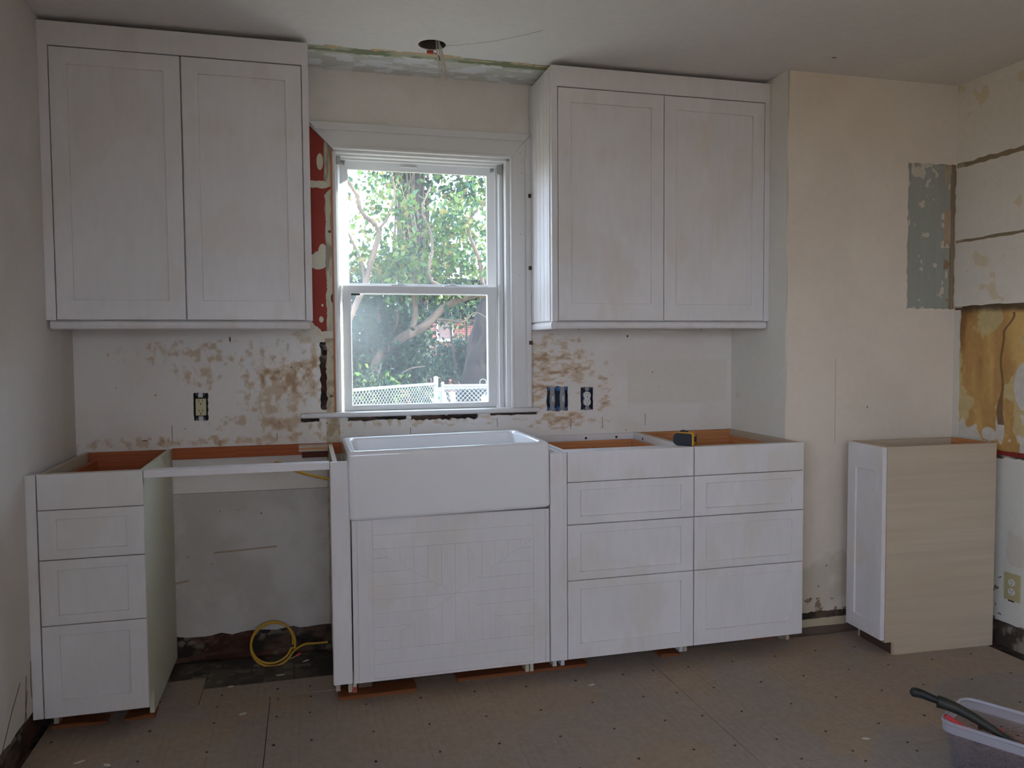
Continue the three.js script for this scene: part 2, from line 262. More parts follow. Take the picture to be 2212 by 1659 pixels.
{
  const m = new THREE.MeshStandardMaterial({ map: tileMap(768, 1.2, (x, y) => { const n = fbm(x * 4, y * 4, 91), k = fbm(x * 50, y * 50, 92, 2); let c = mix3([228, 221, 206], [220, 212, 197], n); if (fbm(x * 9, y * 9, 93) > 0.68) c = mix3(c, [210, 186, 140], 0.5); return c.map((v) => v * (0.985 + 0.03 * k)); }), roughness: 0.8 });
  const low = new THREE.MeshStandardMaterial({ map: tileMap(768, 1.2, (x, y) => { const n = fbm(x * 3, y * 3, 94), k = fbm(x * 44, y * 44, 95, 3); let c = mix3([224, 221, 209], [216, 212, 201], n); c = mix3(c, [206, 194, 180], 0.6 * sstep(0.32, 0.36, blot(x, y, 0.8, 0.4, 0.1, 0.12) + 0.9 * (fbm(x * 16, y * 16, 87) - 0.5))); if (k > 0.74 && y < 0.3) c = [130, 112, 96]; return c.map((v) => v * (0.985 + 0.03 * k)); }), roughness: 0.75 });
  const panel = (name, y0, y1, seed, amp, sides, mat, z1 = REAR, label) => { const g = alongX(slab(torn(ZN, z1, y0, y1, 0.03, amp, seed, sides), [], 0, 0.007), -1); g.translate(XR, 0, 0); part(name, g, mat, wallRight, label); };
  panel('plaster_panel', 1.449, 1.734, 96, 0.0025, 'bt', m, REAR, 'lowest old cream plaster board');
  panel('plaster_panel', 1.747, 2.071, 97, 0.003, 'bt', m);
  panel('plaster_panel', 2.094, CEIL, 98, 0.007, 'b', m, REAR, 'uppermost plaster board with a torn lower edge');
  panel('plaster_panel', 0.086, 0.79, 99, 0.006, 'bt', low, REAR, 'white painted lower wall with a torn bottom edge');
  // thin seams: a dirty brown filler strip in each joint
  for (const [y0, y1, s] of [[1.732, 1.749, 101], [2.068, 2.1, 102]]) { const g = alongX(slab(torn(ZN, REAR, y0, y1, 0.02, 0.003, s, 'bt'), [], 0, 0.003), -1); g.translate(XR, 0, 0); part('joint_filler', g, std('#8d7c5e', 0.9), wallRight); }
  const cove = alongX(slab(torn(ZN, 0.486, 1.44, 2.09, 0.03, 0.004, 103, 'r'), [], 0, 0.004), -1); cove.translate(XR, 0, 0); part('corner_filler', cove, std('#a89c84', 0.9), wallRight, 'grey-brown filler in the corner');
  const bead = alongX(slab(torn(ZN, 0.478, 0.8, 1.432, 0.03, 0.004, 104, 'r'), [], 0, 0.006), -1); bead.translate(XR, 0, 0); part('corner_plaster', bead, std('#d0c8ba', 0.85), wallRight, 'white plaster edge in the corner');
}
const DZ0 = 2.8, DZ1 = 5.5, DY0 = 0.9, DY1 = 2.12;                   // wide window in the left wall, beside and behind the camera
const wallLeft = struct('wall_left', alongX(slab(rect(-0.022, REAR + 0.2, -0.3, CEIL), [rect(DZ0, DZ1, DY0, DY1).reverse()], 0, 0.186)).translate(-0.2, 0, 0), rubble);
{ const g = alongX(slab(torn(0, REAR, 0.1, CEIL, 0.05, 0.008, 111, 'b'), [rect(DZ0, DZ1, DY0, DY1).reverse()], 0, 0.014), 1); g.translate(-0.014, 0, 0); part('plaster', g, sideMat, wallLeft, 'pale wall plaster cracked near the floor'); }
const wallRear = struct('wall_rear', slab(rect(-0.2, 3.965, -0.3, CEIL), [rect(0.45, 1.85, 1.15, 2.15).reverse()], REAR, REAR + 0.2), plainWall);

// ---------- ceiling with a cut-out for a can light ----------
const ceilMap = surfaceMap(1400, 1024, 0, 4, 0, 2.925, (x, z) => {
  const n = fbm(x * 2, z * 2, 121), m = 0.985 + 0.03 * fbm(x * 50, z * 50, 122, 2), w = fbm(x * 7, z * 14, 123), w2 = fbm(x * 16, z * 30, 124);
  let c = mix3([224, 221, 216], [219, 215, 209], n);
  if (x > 0.8 && x < 2.0 && z < 0.3) {
    const t = z + 0.02 * (w - 0.5);
    if (t > 0.2 && t < 0.262) c = mix3([176, 180, 152], [132, 138, 104], sstep(0.46, 0.56, w + (t > 0.205 && t < 0.232 ? 0.12 : -0.06)));
    else if (t <= 0.2) c = mix3([214, 212, 204], [196, 192, 176], w);
    if (t < 0.21 && w2 > 0.57) c = [226, 226, 222];
    if (t > 0.235 && t < 0.275 && w2 > 0.6) c = [204, 176, 136];
  }
  c = mix3(c, [226, 220, 212], 0.9 * sstep(0.0, 0.08, x - 3.3 + 0.35 * (0.75 - z) + 0.2 * (w - 0.5)) * (z < 1 ? 1 : 0));
  return c.map((v) => v * m);
}, (g, X, Y) => { g.strokeStyle = 'rgba(150,144,134,.6)'; g.lineWidth = 2; g.beginPath(); g.moveTo(X(1.43), Y(0.37)); g.quadraticCurveTo(X(1.6), Y(0.43), X(1.75), Y(0.6)); g.stroke(); g.fillStyle = 'rgba(60,50,44,.9)'; g.fillRect(X(2.97), Y(0.62), 7, 3); });
const ceiling = (() => {
  const circle = []; for (let k = 0; k < 40; k++) circle.push([1.376 + 0.053 * Math.cos(k / 40 * 2 * Math.PI), 0.365 + 0.053 * Math.sin(k / 40 * 2 * Math.PI)]);
  const g = slab(rect(-0.2, 3.965, -0.2, REAR + 0.2), [circle.reverse()], 0, 0.22);
  g.applyMatrix4(new THREE.Matrix4().set(1, 0, 0, 0, 0, 0, 1, CEIL, 0, 1, 0, 0, 0, 0, 0, 1)); flipFaces(g);
  return struct('ceiling', g, new THREE.MeshStandardMaterial({ map: ceilMap, roughness: 0.9 }));
})();

// ---------- floor: fibre underlayment sheets screwed over an old floor ----------
const sheetMap = surfaceMap(2048, 1600, 0, 3.765, 0, 2.94, (x, z) => {
  const n = fbm(x * 2.2, z * 2.2, 131), n2 = fbm(x * 11, z * 11, 132), n3 = fbm(x * 70, z * 70, 133, 2);
  let c = mix3([156, 138, 122], [150, 136, 124], sstep(0.35, 0.65, n));
  c = mix3(c, [160, 138, 114], 0.6 * sstep(0.52, 0.62, fbm(x * 4 + 9, z * 4, 134)));
  c = mix3(c, [138, 132, 128], 0.7 * Math.max(sstep(0.1, 0.3, blot(x, z, 2.78, 1.5, 0.3, 0.3) + 0.25 * (n2 - 0.5)), sstep(0.1, 0.25, blot(x, z, 3.35, 1.12, 0.34, 0.16) + 0.25 * (n2 - 0.5))));
  const gx = Math.abs(((x / 0.0254) % 1) - 0.5), gz = Math.abs(((z / 0.0254) % 1) - 0.5), line = Math.max(gx > 0.455 ? 1 : 0, gz > 0.475 ? 0.6 : 0);
  c = mix3(c, [124, 108, 94], 0.4 * line * sstep(0.3, 0.6, n2));
  return c.map((v) => v * (0.95 + 0.1 * n3));
});
const floor = struct('floor', box(-0.2, 3.965, -0.3, -0.022, -0.2, REAR + 0.2, 0), rubble);
{
  const sm = new THREE.MeshStandardMaterial({ map: sheetMap, roughness: 0.8 });
  const S = (x0, x1, z0, z1) => part('underlayment_sheet', box(x0 + 0.001, x1 - 0.001, -0.02, 0, z0 + 0.001, z1 - 0.001, 0.001), sm, floor);
  S(0.03, 0.486, 0.215, 0.456); S(0.486, 2.21, 0.318, 0.456); S(0.012, 0.733, 0.456, 1.676); S(0.733, 2.21, 0.456, 1.676); S(2.21, 3.66, 0.46, 1.37); S(2.21, 3.745, 1.37, 2.59);
  S(0.012, 0.95, 1.676, 2.9); S(0.95, 2.21, 1.676, 2.9); S(2.21, 3.745, 2.59, 3.81); S(0.012, 2.21, 2.9, 4.12); S(2.21, 3.745, 3.81, 5.03); S(0.012, 2.21, 4.12, 6.19); S(2.21, 3.745, 5.03, 6.19);
  S(2.21, 2.86, 0.24, 0.46);
  const tm = new THREE.MeshStandardMaterial({ map: tileMap(512, 0.7, (x, y) => mix3(mix3([88, 80, 70], [60, 53, 47], sstep(0.4, 0.6, fbm(x * 10, y * 10, 141))), [118, 108, 96], 0.8 * sstep(0.62, 0.7, fbm(x * 24, y * 24, 142)))), roughness: 0.8 });
  [[0.32, 0.486, 0.02, 0.212], [0.488, 0.652, 0.035, 0.316], [0.654, 0.814, 0.05, 0.316], [0.816, 0.985, 0.045, 0.316], [0.987, 1.15, 0.04, 0.316]].forEach(([x0, x1, z0, z1], i) => { const t = slab(torn(x0, x1, z0, z1, 0.03, 0.006, 150 + i, 'b'), [], 0, 0.014); t.applyMatrix4(new THREE.Matrix4().set(1, 0, 0, 0, 0, 0, 1, -0.022, 0, 1, 0, 0, 0, 0, 0, 1)); flipFaces(t); part('floor_tile', t, tm, floor); });
  const heads = [], r = rngOf(151);
  const rows = [0.395, 0.49, 0.62, 0.822, 1.018, 1.22, 1.35, 1.41, 1.62, 1.82, 2.02];
  for (const z of rows) for (const x of [0.06, 0.35, 0.556, 0.757, 0.88, 1.075, 1.272, 1.465, 1.664, 1.857, 2.053, 2.185, 2.34, 2.53, 2.727, 2.925, 3.11, 3.32, 3.51]) {
    if (x < 2.2 && [1.35, 1.41].includes(z)) continue; if (x > 1 && z < 0.6) continue;
    const g = new THREE.CylinderGeometry(0.0042, 0.0042, 0.002, 8); g.translate(x + 0.012 * (r() - 0.5), 0.0002, z + 0.014 * (r() - 0.5)); heads.push(g);
  }
  const m = part('screw_heads', merge(heads), std('#3a332d', 0.6, { metalness: 0.5 }), floor, 'dark screw heads in rows'); m.userData.kind = 'stuff';
}

// ---------- window ----------
const vinyl = std('#dfe0de', 0.38), whitePaint = std('#d8d5d1', 0.42);
const pane = phys('#dfe8ea', 0.15, { transmission: 1, thickness: 0, ior: 1.45, specularIntensity: 0.6 });
const win = struct('window_1', null);
{
  const stack = (x0, x1, y0, y1, z0, z1, r = 0.003) => box(x0, x1, y0, y1, z0, z1, r);
  // frame: stepped side channels, head and sill
  part('frame', merge([
    stack(1.004, 1.02, 1.0, 2.116, -0.13, -0.004), stack(1.02, 1.03, 1.0, 2.1, -0.13, -0.036), stack(1.03, 1.04, 1.0, 2.1, -0.13, -0.076),
    flipFaces(slab([[1.02, -0.036], [1.04, -0.074], [1.02, -0.074]], [], 1.549, 2.09).applyMatrix4(new THREE.Matrix4().set(1, 0, 0, 0, 0, 0, 1, 0, 0, 1, 0, 0, 0, 0, 0, 1))),
  ]), vinyl, win);
  part('frame', merge([stack(1.757, 1.779, 1.0, 2.116, -0.13, -0.004), stack(1.735, 1.757, 1.0, 2.1, -0.13, -0.052), stack(1.724, 1.735, 1.0, 2.1, -0.13, -0.07), stack(1.7375, 1.7465, 1.56, 2.055, -0.055, -0.046)]), vinyl, win);
  part('frame', merge([stack(1.004, 1.779, 2.102, 2.117, -0.13, -0.004), stack(1.02, 1.757, 2.094, 2.104, -0.13, -0.03), stack(1.03, 1.735, 2.086, 2.096, -0.13, -0.06)]), vinyl, win);
  part('frame', merge([stack(1.004, 1.779, 0.984, 1.0, -0.2, -0.004), stack(1.02, 1.757, 0.998, 1.006, -0.13, -0.03)]), vinyl, win);
  part('corner_block', box(1.022, 1.041, 2.06, 2.094, -0.05, -0.03, 0.002), std('#a5a7a2', 0.5), win, 'grey plastic corner block');
  part('corner_block', box(1.725, 1.75, 2.052, 2.09, -0.055, -0.035, 0.003), std('#a5a7a2', 0.5), win, 'grey plastic corner block');
  const sash = (name, x0, x1, y0, y1, gx0, gx1, gy0, gy1, z0, z1) => {
    const m = part(name, slab(rect(x0, x1, y0, y1), [rect(gx0, gx1, gy0, gy1).reverse()], z0, z1, 0.003), vinyl, win);
    part('pane', box(gx0 - 0.004, gx1 + 0.004, gy0 - 0.004, gy1 + 0.004, (z0 + z1) / 2 - 0.0003, (z0 + z1) / 2, 0), pane, m);
    return m;
  };
  const up = sash('upper_sash', 1.038, 1.727, 1.515, 2.092, 1.073, 1.693, 1.562, 2.056, -0.118, -0.0955);
  part('finger_lift', box(1.3, 1.375, 2.071, 2.075, -0.09, -0.076, 0.001), vinyl, up);
  for (const [p, h] of [[[[1.038, -0.071], [1.0735, -0.0955], [1.038, -0.0955]], 0], [[[1.727, -0.071], [1.6925, -0.0955], [1.727, -0.0955]], 0]]) part('glazing_bead', flipFaces(slab(p, [], 1.54, 2.07).applyMatrix4(new THREE.Matrix4().set(1, 0, 0, 0, 0, 0, 1, 0, 0, 1, 0, 0, 0, 0, 0, 1))), vinyl, up);
  part('glazing_bead', alongX(slab([[-0.071, 2.092], [-0.0955, 2.0555], [-0.0955, 2.092]], [], 1.06, 1.705)), vinyl, up);
  const lo = sash('lower_sash', 1.041, 1.719, 1.006, 1.549, 1.0775, 1.68, 1.031, 1.5145, -0.072, -0.038);
  part('glazing_bead', box(1.0775, 1.68, 1.022, 1.031, -0.045, -0.034, 0.003), vinyl, lo);
  for (const x of [1.285, 1.515]) part('sash_lock', merge([box(x - 0.034, x + 0.034, 1.549, 1.555, -0.066, -0.044, 0.002), box(x - 0.008, x + 0.022, 1.555, 1.561, -0.062, -0.05, 0.002)]), vinyl, lo);
  part('torn_gasket', box(1.078, 1.115, 1.507, 1.515, -0.05, -0.046, 0.001), std('#2a2c28', 0.8), lo, 'bit of dark torn gasket');
  // raw wood of the jamb where the left casing is gone
  part('jamb', box(0.998, 1.005, 0.99, 2.116, -0.15, 0.006, 0.001), std('#b06f43', 0.7), win, 'bare orange-brown jamb edge');
  part('jamb', box(1.779, 1.784, 0.99, 2.116, -0.15, 0.004, 0.001), whitePaint, win);
  part('jamb', box(0.998, 1.784, 2.116, 2.121, -0.15, 0.004, 0.001), whitePaint, win);
}
// casing: head board with a cut mitre at its left end, and the right-hand board; the left board has been taken off
{
  const t = struct('trim_1', slab([[0.9, 2.22], [1.008, 2.113], [1.775, 2.113], [1.866, 2.2195]], [], 0.0, 0.018, 0.001), whitePaint);
  part('back_band', slab([[0.905, 2.22], [0.936, 2.189], [1.84, 2.189], [1.866, 2.2195]], [], 0.018, 0.03, 0.004), whitePaint, t);
  part('bead', slab([[0.995, 2.126], [1.008, 2.113], [1.775, 2.113], [1.786, 2.126]], [], 0.018, 0.023, 0.002), whitePaint, t);
  const r = struct('trim_2', slab([[1.775, 1.006], [1.868, 1.006], [1.868, 2.2195], [1.775, 2.113]], [], 0.0, 0.018, 0.001), whitePaint);
  part('back_band', slab([[1.842, 1.006], [1.868, 1.006], [1.868, 2.2195], [1.842, 2.19]], [], 0.018, 0.027, 0.004), whitePaint, r);
  part('bead', slab([[1.775, 1.006], [1.787, 1.006], [1.787, 2.127], [1.775, 2.113]], [], 0.018, 0.023, 0.002), whitePaint, r);
  part('nail_holes', merge([[1.82, 2.14], [1.826, 2.1], [1.825, 2.05], [1.82, 1.78], [1.815, 1.6]].map(([x, y]) => box(x - 0.0015, x + 0.0015, y - 0.0015, y + 0.0015, 0.0175, 0.0185, 0))), std('#4c4238', 0.8), r).userData.kind = 'stuff';
  const s = struct('window_sill', box(0.856, 1.906, 0.984, 1.006, -0.004, 0.032, 0.009), whitePaint);
  part('sill_board', box(1.005, 1.779, 0.99, 1.0055, -0.04, 0.004, 0.002), whitePaint, s);
}
[[1.949, 'top'], [1.63, 'middle'], [1.297, 'lowest']].forEach(([y, w]) => solo('metal_clip', merge([box(1.8535, 1.8685, y - 0.0085, y + 0.0085, 0.024, 0.034, 0.001), box(1.857, 1.8655, y - 0.004, y + 0.004, 0.034, 0.036, 0.001)]), std('#3d3730', 0.5, { metalness: 0.4 }), `${w} of three small dark metal clips on the right window casing edge`, 'clip', [1.861, y, 0.03], 'clips on the window casing'));

// ---------- cabinets ----------
const primerMap = tileMap(1024, 1.3, (x, y) => { const n = fbm(x * 3, y * 3, 201), s = fbm(x * 7 + 3, y * 5, 202), k = fbm(x * 60, y * 14, 203, 2); let c = mix3([224, 220, 219], [218, 214, 212], sstep(0.3, 0.7, n)); c = mix3(c, [212, 202, 190], 0.4 * sstep(0.56, 0.74, s)); return c.map((v) => v * (0.985 + 0.03 * k)); });
const cab = new THREE.MeshStandardMaterial({ map: primerMap, roughness: 0.42 });
const birchMap = tileMap(1024, 0.9, (x, y) => { const g = fbm(x * 2.2, y * 60, 211), n = fbm(x * 1.6, y * 7, 212); const c = mix3([184, 166, 142], [194, 178, 156], n); return c.map((v) => v * (0.95 + 0.09 * g)); });
const birch = new THREE.MeshStandardMaterial({ map: birchMap, roughness: 0.55 });
const pineMap = tileMap(512, 0.6, (x, y) => { const w = y + 0.012 * fbm(x * 5, y * 4, 221), g = 0.5 + 0.5 * Math.sin(w * 330 + 4 * fbm(x * 3, y * 14, 222)), f = fbm(x * 6, y * 120, 223); return mix3(mix3([206, 146, 94], [184, 118, 70], g * 0.6), [160, 96, 54], 0.35 * f); });
const pine = new THREE.MeshStandardMaterial({ map: pineMap, roughness: 0.6 });
const reddish = new THREE.MeshStandardMaterial({ map: pineMap, color: '#d9a68c', roughness: 0.6 });
const greenish = std('#cfcfba', 0.6);

// a frame-and-panel front: rails and stiles as one mesh, the sunk panel under it
function shaker(name, x0, x1, y0, y1, px0, px1, py0, py1, zf, parent, th = 0.019) {
  const d = part(name, slab(rect(x0, x1, y0, y1), [rect(px0, px1, py0, py1).reverse()], zf - th, zf, 0.0012), cab, parent);
  part('panel', box(px0 - 0.006, px1 + 0.006, py0 - 0.006, py1 + 0.006, zf - th + 0.003, zf - 0.0075, 0), cab, d);
  return d;
}
function upper(x0, x1, fx, doorsAt, label) {
  const t = thing('wall_cabinet', label, 'cabinet', [(x0 + x1) / 2, 1.352, 0.0]), zf = 0.319;
  part('carcass', box(x0 + 0.002, x1 - 0.002, 1.384, 2.424, 0.001, zf - 0.022, 0.001), cab, t);
  part('face_frame', slab([[x0, 1.384], [fx[0], 1.384], [fx[0], 2.3415], [fx[1], 2.3415], [fx[1], 1.384], [x1, 1.384], [x1, 2.425], [x0, 2.425]], [], zf - 0.022, zf, 0.001), cab, t);
  for (const [a, b] of doorsAt) shaker('door', a, b, 1.387, 2.338, a + 0.0565, b - 0.0565, 1.458, 2.281, zf, t);
  const prof = [[zf - 0.045, 1.352], [zf - 0.012, 1.352], [zf - 0.004, 1.356], [zf - 0.001, 1.366], [zf - 0.004, 1.377], [zf - 0.01, 1.383], [zf - 0.045, 1.383]];
  const lr = alongX(slab(prof, [], 0, x1 - x0 - 0.022)); lr.translate(x0 + 0.011, 0, 0);
  part('light_rail', lr, cab, t);
  return t;
}
upper(0.0, 0.912, [0.032, 0.8875], [[0.035, 0.4605], [0.4655, 0.884]], 'white two-door wall cabinet in the left corner, left of the window');
{
  const t = upper(1.871, 2.881, [1.8965, 2.8555], [[1.899, 2.3705], [2.3735, 2.8525]], 'white two-door wall cabinet right of the window with a beadboard side');
  const edges = [0.004, 0.062, 0.113, 0.166, 0.22, 0.272, 0.297];
  for (let i = 0; i + 1 < edges.length; i++) part('bead_board', box(1.866, 1.8735, 1.386, 2.422, edges[i] + 0.0008, edges[i + 1] - 0.0008, 0.0022), cab, t);
  const prof = [[1.888, 1.352], [1.872, 1.352], [1.868, 1.356], [1.866, 1.366], [1.868, 1.377], [1.873, 1.383], [1.888, 1.383]];
  part('light_rail', slab(prof, [], 0.002, 0.315), cab, t);
}
const ROWS = [[0.761, 0.8764], [0.5972, 0.7585], [0.3798, 0.5942], [0.0723, 0.3772]], PAN = [null, [0.628, 0.7285], [0.4115, 0.561], [0.131, 0.343]], ZB = 0.598;
// side panel of a base cabinet with its toe notch, outline in (z, y)
const sideShape = (x0, x1, y0 = 0.014, top = 0.875, zfront = 0.578, notch = 0.07) => { const g = alongX(slab([[0.004, y0], [zfront - notch, y0], [zfront - notch, 0.098], [zfront, 0.098], [zfront, top], [0.004, top]], [], 0, x1 - x0)); g.translate(x0, 0, 0); return g; };
function drawerBase(x0, x1, label, o = {}) {
  const t = thing('drawer_cabinet', label, 'cabinet', [(x0 + x1) / 2, 0.014, 0.3]), zi = ZB - 0.0195, sm = o.side ?? birch;
  part('side_panel', sideShape(x0 + 0.001, x0 + 0.016), o.left ?? sm, t); part('side_panel', sideShape(x1 - 0.016, x1 - 0.001), o.right ?? sm, t);
  part('back_panel', box(x0 + 0.016, x1 - 0.016, 0.1, 0.868, 0.006, 0.016, 0), sm, t);
  part('back_rail', box(x0 + 0.016, x1 - 0.016, 0.79, 0.8745, 0.016, 0.034, 0.001), o.back ?? pine, t);
  part('bottom', box(x0 + 0.016, x1 - 0.016, 0.098, 0.112, 0.016, zi, 0), birch, t);
  part('front_rail', box(x0 + 0.016, x1 - 0.016, 0.85, 0.8752, zi - (o.railDepth ?? 0.03), zi, 0.001), o.rail ?? birch, t);
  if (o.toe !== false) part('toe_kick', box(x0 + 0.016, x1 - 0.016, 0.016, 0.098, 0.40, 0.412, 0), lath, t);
  ROWS.forEach(([y0, y1], i) => {
    if (!i) {
      const f = part('drawer', box(x0 + 0.0012, x1 - 0.0012, y0, y1, ZB - 0.019, ZB, 0.0015), cab, t, 'flat slab drawer front');
      const bx0 = x0 + 0.045, bx1 = x1 - 0.035, b = o.drawerWood ?? pine;
      part('drawer_box', merge([box(bx0, bx0 + 0.013, 0.765, 0.851, 0.07, zi - 0.012, 0.001), box(bx1 - 0.013, bx1, 0.765, 0.851, 0.07, zi - 0.012, 0.001), box(bx0 + 0.013, bx1 - 0.013, 0.765, 0.851, 0.07, 0.083, 0.001), box(bx0 + 0.013, bx1 - 0.013, 0.765, 0.851, zi - 0.03, zi - 0.016, 0.001), box(bx0, bx1, 0.765, 0.771, 0.07, zi - 0.012, 0)]), b, f, 'wooden drawer box');
    } else shaker('drawer', x0 + 0.0012, x1 - 0.0012, y0, y1, x0 + 0.054, x1 - 0.055, PAN[i][0], PAN[i][1], ZB, t);
  });
  return t;
}
{
  const t = drawerBase(0.0335, 0.351, 'narrow white four-drawer base cabinet in the left corner, open on top', { right: greenish, left: birch, drawerWood: reddish, back: reddish });
  part('filler_strip', box(0.0, 0.031, 0.0723, 0.8764, 0.55, ZB - 0.001, 0.0015), cab, t);
}
{
  const t = drawerBase(1.8385, 2.3705, 'white four-drawer base cabinet right of the sink, white rails showing on top', { side: cab, rail: cab, back: cab, railDepth: 0.075 });
  for (const [x, z] of [[2.12, 0.035], [2.27, 0.035], [2.36, 0.14]]) part('screw_head', ( x < 2.3 ? new THREE.CylinderGeometry(0.006, 0.006, 0.002, 10).rotateX(Math.PI / 2).translate(x, 0.858, z) : new THREE.CylinderGeometry(0.006, 0.006, 0.002, 10).rotateZ(Math.PI / 2).translate(2.3545, 0.858, z)), std('#2f2a26', 0.5), t);
}
drawerBase(2.3725, 2.8725, 'rightmost white four-drawer base cabinet against the closet, bare wood inside', { side: birch, rail: birch });

// sink base with planked doors
{
  const t = thing('sink_cabinet', 'white sink base cabinet with crossed plank pattern below the sink', 'cabinet', [1.398, 0.014, 0.3]), zi = ZB - 0.0195;
  part('stile', box(0.957, 1.0255, 0.0723, 0.8764, ZB - 0.03, ZB, 0.006), cab, t); part('stile', box(1.7695, 1.8365, 0.0723, 0.8764, ZB - 0.03, ZB, 0.003), cab, t);
  part('stile_bead', box(1.8225, 1.8365, 0.0723, 0.8764, ZB - 0.002, ZB + 0.002, 0.001), cab, t);
  part('side_panel', sideShape(0.968, 0.984), birch, t); part('side_panel', sideShape(1.806, 1.822), cab, t);
  part('leg', box(1.012, 1.026, 0.014, 0.1, 0.49, 0.53, 0.001), std('#cbbfa8', 0.7), t); part('leg', box(1.028, 1.042, 0.014, 0.1, 0.5, 0.535, 0.001), std('#d8cdb8', 0.7), t); part('leg', box(1.688, 1.702, 0.014, 0.1, 0.47, 0.53, 0.001), std('#cbbfa8', 0.7), t); part('leg', box(1.706, 1.72, 0.014, 0.1, 0.49, 0.53, 0.001), std('#d8cdb8', 0.7), t);
  part('red_mark', box(1.029, 1.041, 0.016, 0.034, 0.5345, 0.5355, 0), std('#c2423a', 0.7), t, 'red paint mark on the leg');
  part('back_panel', box(0.984, 1.806, 0.1, 0.8, 0.006, 0.016, 0), birch, t); part('bottom', box(0.984, 1.806, 0.098, 0.112, 0.016, zi, 0), birch, t);
  part('sink_rail', box(0.984, 1.806, 0.62, 0.666, 0.05, 0.09, 0.001), birch, t); part('sink_rail', box(0.984, 1.806, 0.6, 0.664, zi - 0.03, zi - 0.004, 0.001), birch, t);
  part('sink_support', box(0.985, 1.02, 0.56, 0.664, 0.05, zi - 0.03, 0.001), birch, t); part('sink_support', box(1.77, 1.805, 0.56, 0.664, 0.05, zi - 0.03, 0.001), birch, t);
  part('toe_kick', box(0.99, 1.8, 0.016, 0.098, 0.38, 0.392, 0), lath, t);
  const d = part('door', merge([box(1.0295, 1.7655, 0.0723, 0.6655, ZB - 0.018, ZB - 0.004, 0.001), box(1.0295, 1.0475, 0.0723, 0.6655, ZB - 0.006, ZB - 0.0015, 0.0006), box(1.0485, 1.101, 0.0723, 0.6655, ZB - 0.006, ZB - 0.0015, 0.0006), box(1.7035, 1.749, 0.0723, 0.6655, ZB - 0.006, ZB - 0.0015, 0.0006), box(1.75, 1.7655, 0.0723, 0.6655, ZB - 0.006, ZB - 0.0015, 0.0006), box(1.102, 1.7025, 0.0723, 0.0815, ZB - 0.006, ZB - 0.001, 0.001)]), cab, t, 'planked front under the sink');
  const clipTo = (poly, f) => { const out = []; for (let i = 0; i < poly.length; i++) { const a = poly[i], b = poly[(i + 1) % poly.length], fa = f(a), fb = f(b); if (fa >= 0) out.push(a); if (fa * fb < 0) { const k = fa / (fa - fb); out.push([lerp(a[0], b[0], k), lerp(a[1], b[1], k)]); } } return out; };
  const X0 = 1.1025, X1 = 1.702, Y0 = 0.186, Y1 = 0.556, mx = (X0 + X1) / 2, my = (Y0 + Y1) / 2, W = (X1 - X0) / 2, Hh = (Y1 - Y0) / 2, g = 0.0004;
  const put = (poly) => { if (poly.length > 2) part('plank', slab(poly, [], ZB - 0.0055, ZB - 0.0025, 0.0005), cab, d); };
  for (const [a, b] of [[0.0835, 0.1345], [0.1345, 0.186], [0.556, 0.6065], [0.6065, 0.6645]]) put(rect(X0, X1, a + g, b - g));
  const u = (p) => (p[0] - mx) / W, v = (p) => (p[1] - my) / Hh, e = 0.0;
  const step = 0.0505;
  for (const s of [-1, 1]) for (let y = my - 4 * step; y < Y1; y += step) { let p = rect(s < 0 ? X0 : mx, s < 0 ? mx : X1, Math.max(Y0, y) + g, Math.min(Y1, y + step) - g); p = clipTo(clipTo(p, (q) => s * u(q) - v(q) - e), (q) => s * u(q) + v(q) - e); put(p); }
  for (const s of [-1, 1]) for (let x = mx - 6 * step; x < X1; x += step) { let p = rect(Math.max(X0, x) + g, Math.min(X1, x + step) - g, s < 0 ? Y0 : my, s < 0 ? my : Y1); p = clipTo(clipTo(p, (q) => s * v(q) - u(q) - e), (q) => s * v(q) + u(q) - e); put(p); }
}
// apron-front sink
{
  const m = phys('#e4e3e2', 0.16, { clearcoat: 0.4, clearcoatRoughness: 0.08 });
  const t = thing('farmhouse_sink', 'white glazed apron-front sink set in the base cabinet under the window', 'sink', [1.394, 0.668, 0.38]);
  t.rotation.z = 0.0115;
  const O = (d, y, r) => ringAt(1.0205 + d, 1.7675 - d, 0.145 + d, 0.617 - d, r, y), I = (d, y, r) => ringAt(1.0505 + d, 1.7375 - d, 0.185 + d, 0.589 - d, r, y);
  const rings = [O(0.02, 0.668, 0.01), O(0.008, 0.6695, 0.016), O(0.002, 0.6755, 0.017), O(0, 0.684, 0.017), O(0, 0.69, 0.017), O(0, 0.898, 0.017), O(0, 0.904, 0.017), O(0.0018, 0.911, 0.017), O(0.006, 0.916, 0.016), O(0.011, 0.918, 0.014), I(-0.006, 0.918, 0.022), I(-0.002, 0.9165, 0.024), I(0.001, 0.913, 0.026), I(0.003, 0.906, 0.028), I(0.007, 0.74, 0.04), I(0.014, 0.715, 0.05), I(0.035, 0.7, 0.05), I(0.1, 0.698, 0.05)];
  part('basin', loft(rings, true), m, t);
  part('drain', new THREE.CylinderGeometry(0.045, 0.045, 0.004, 28).translate(1.394, 0.7, 0.38), std('#9a9a98', 0.3, { metalness: 0.9 }), t, 'round metal drain');
}
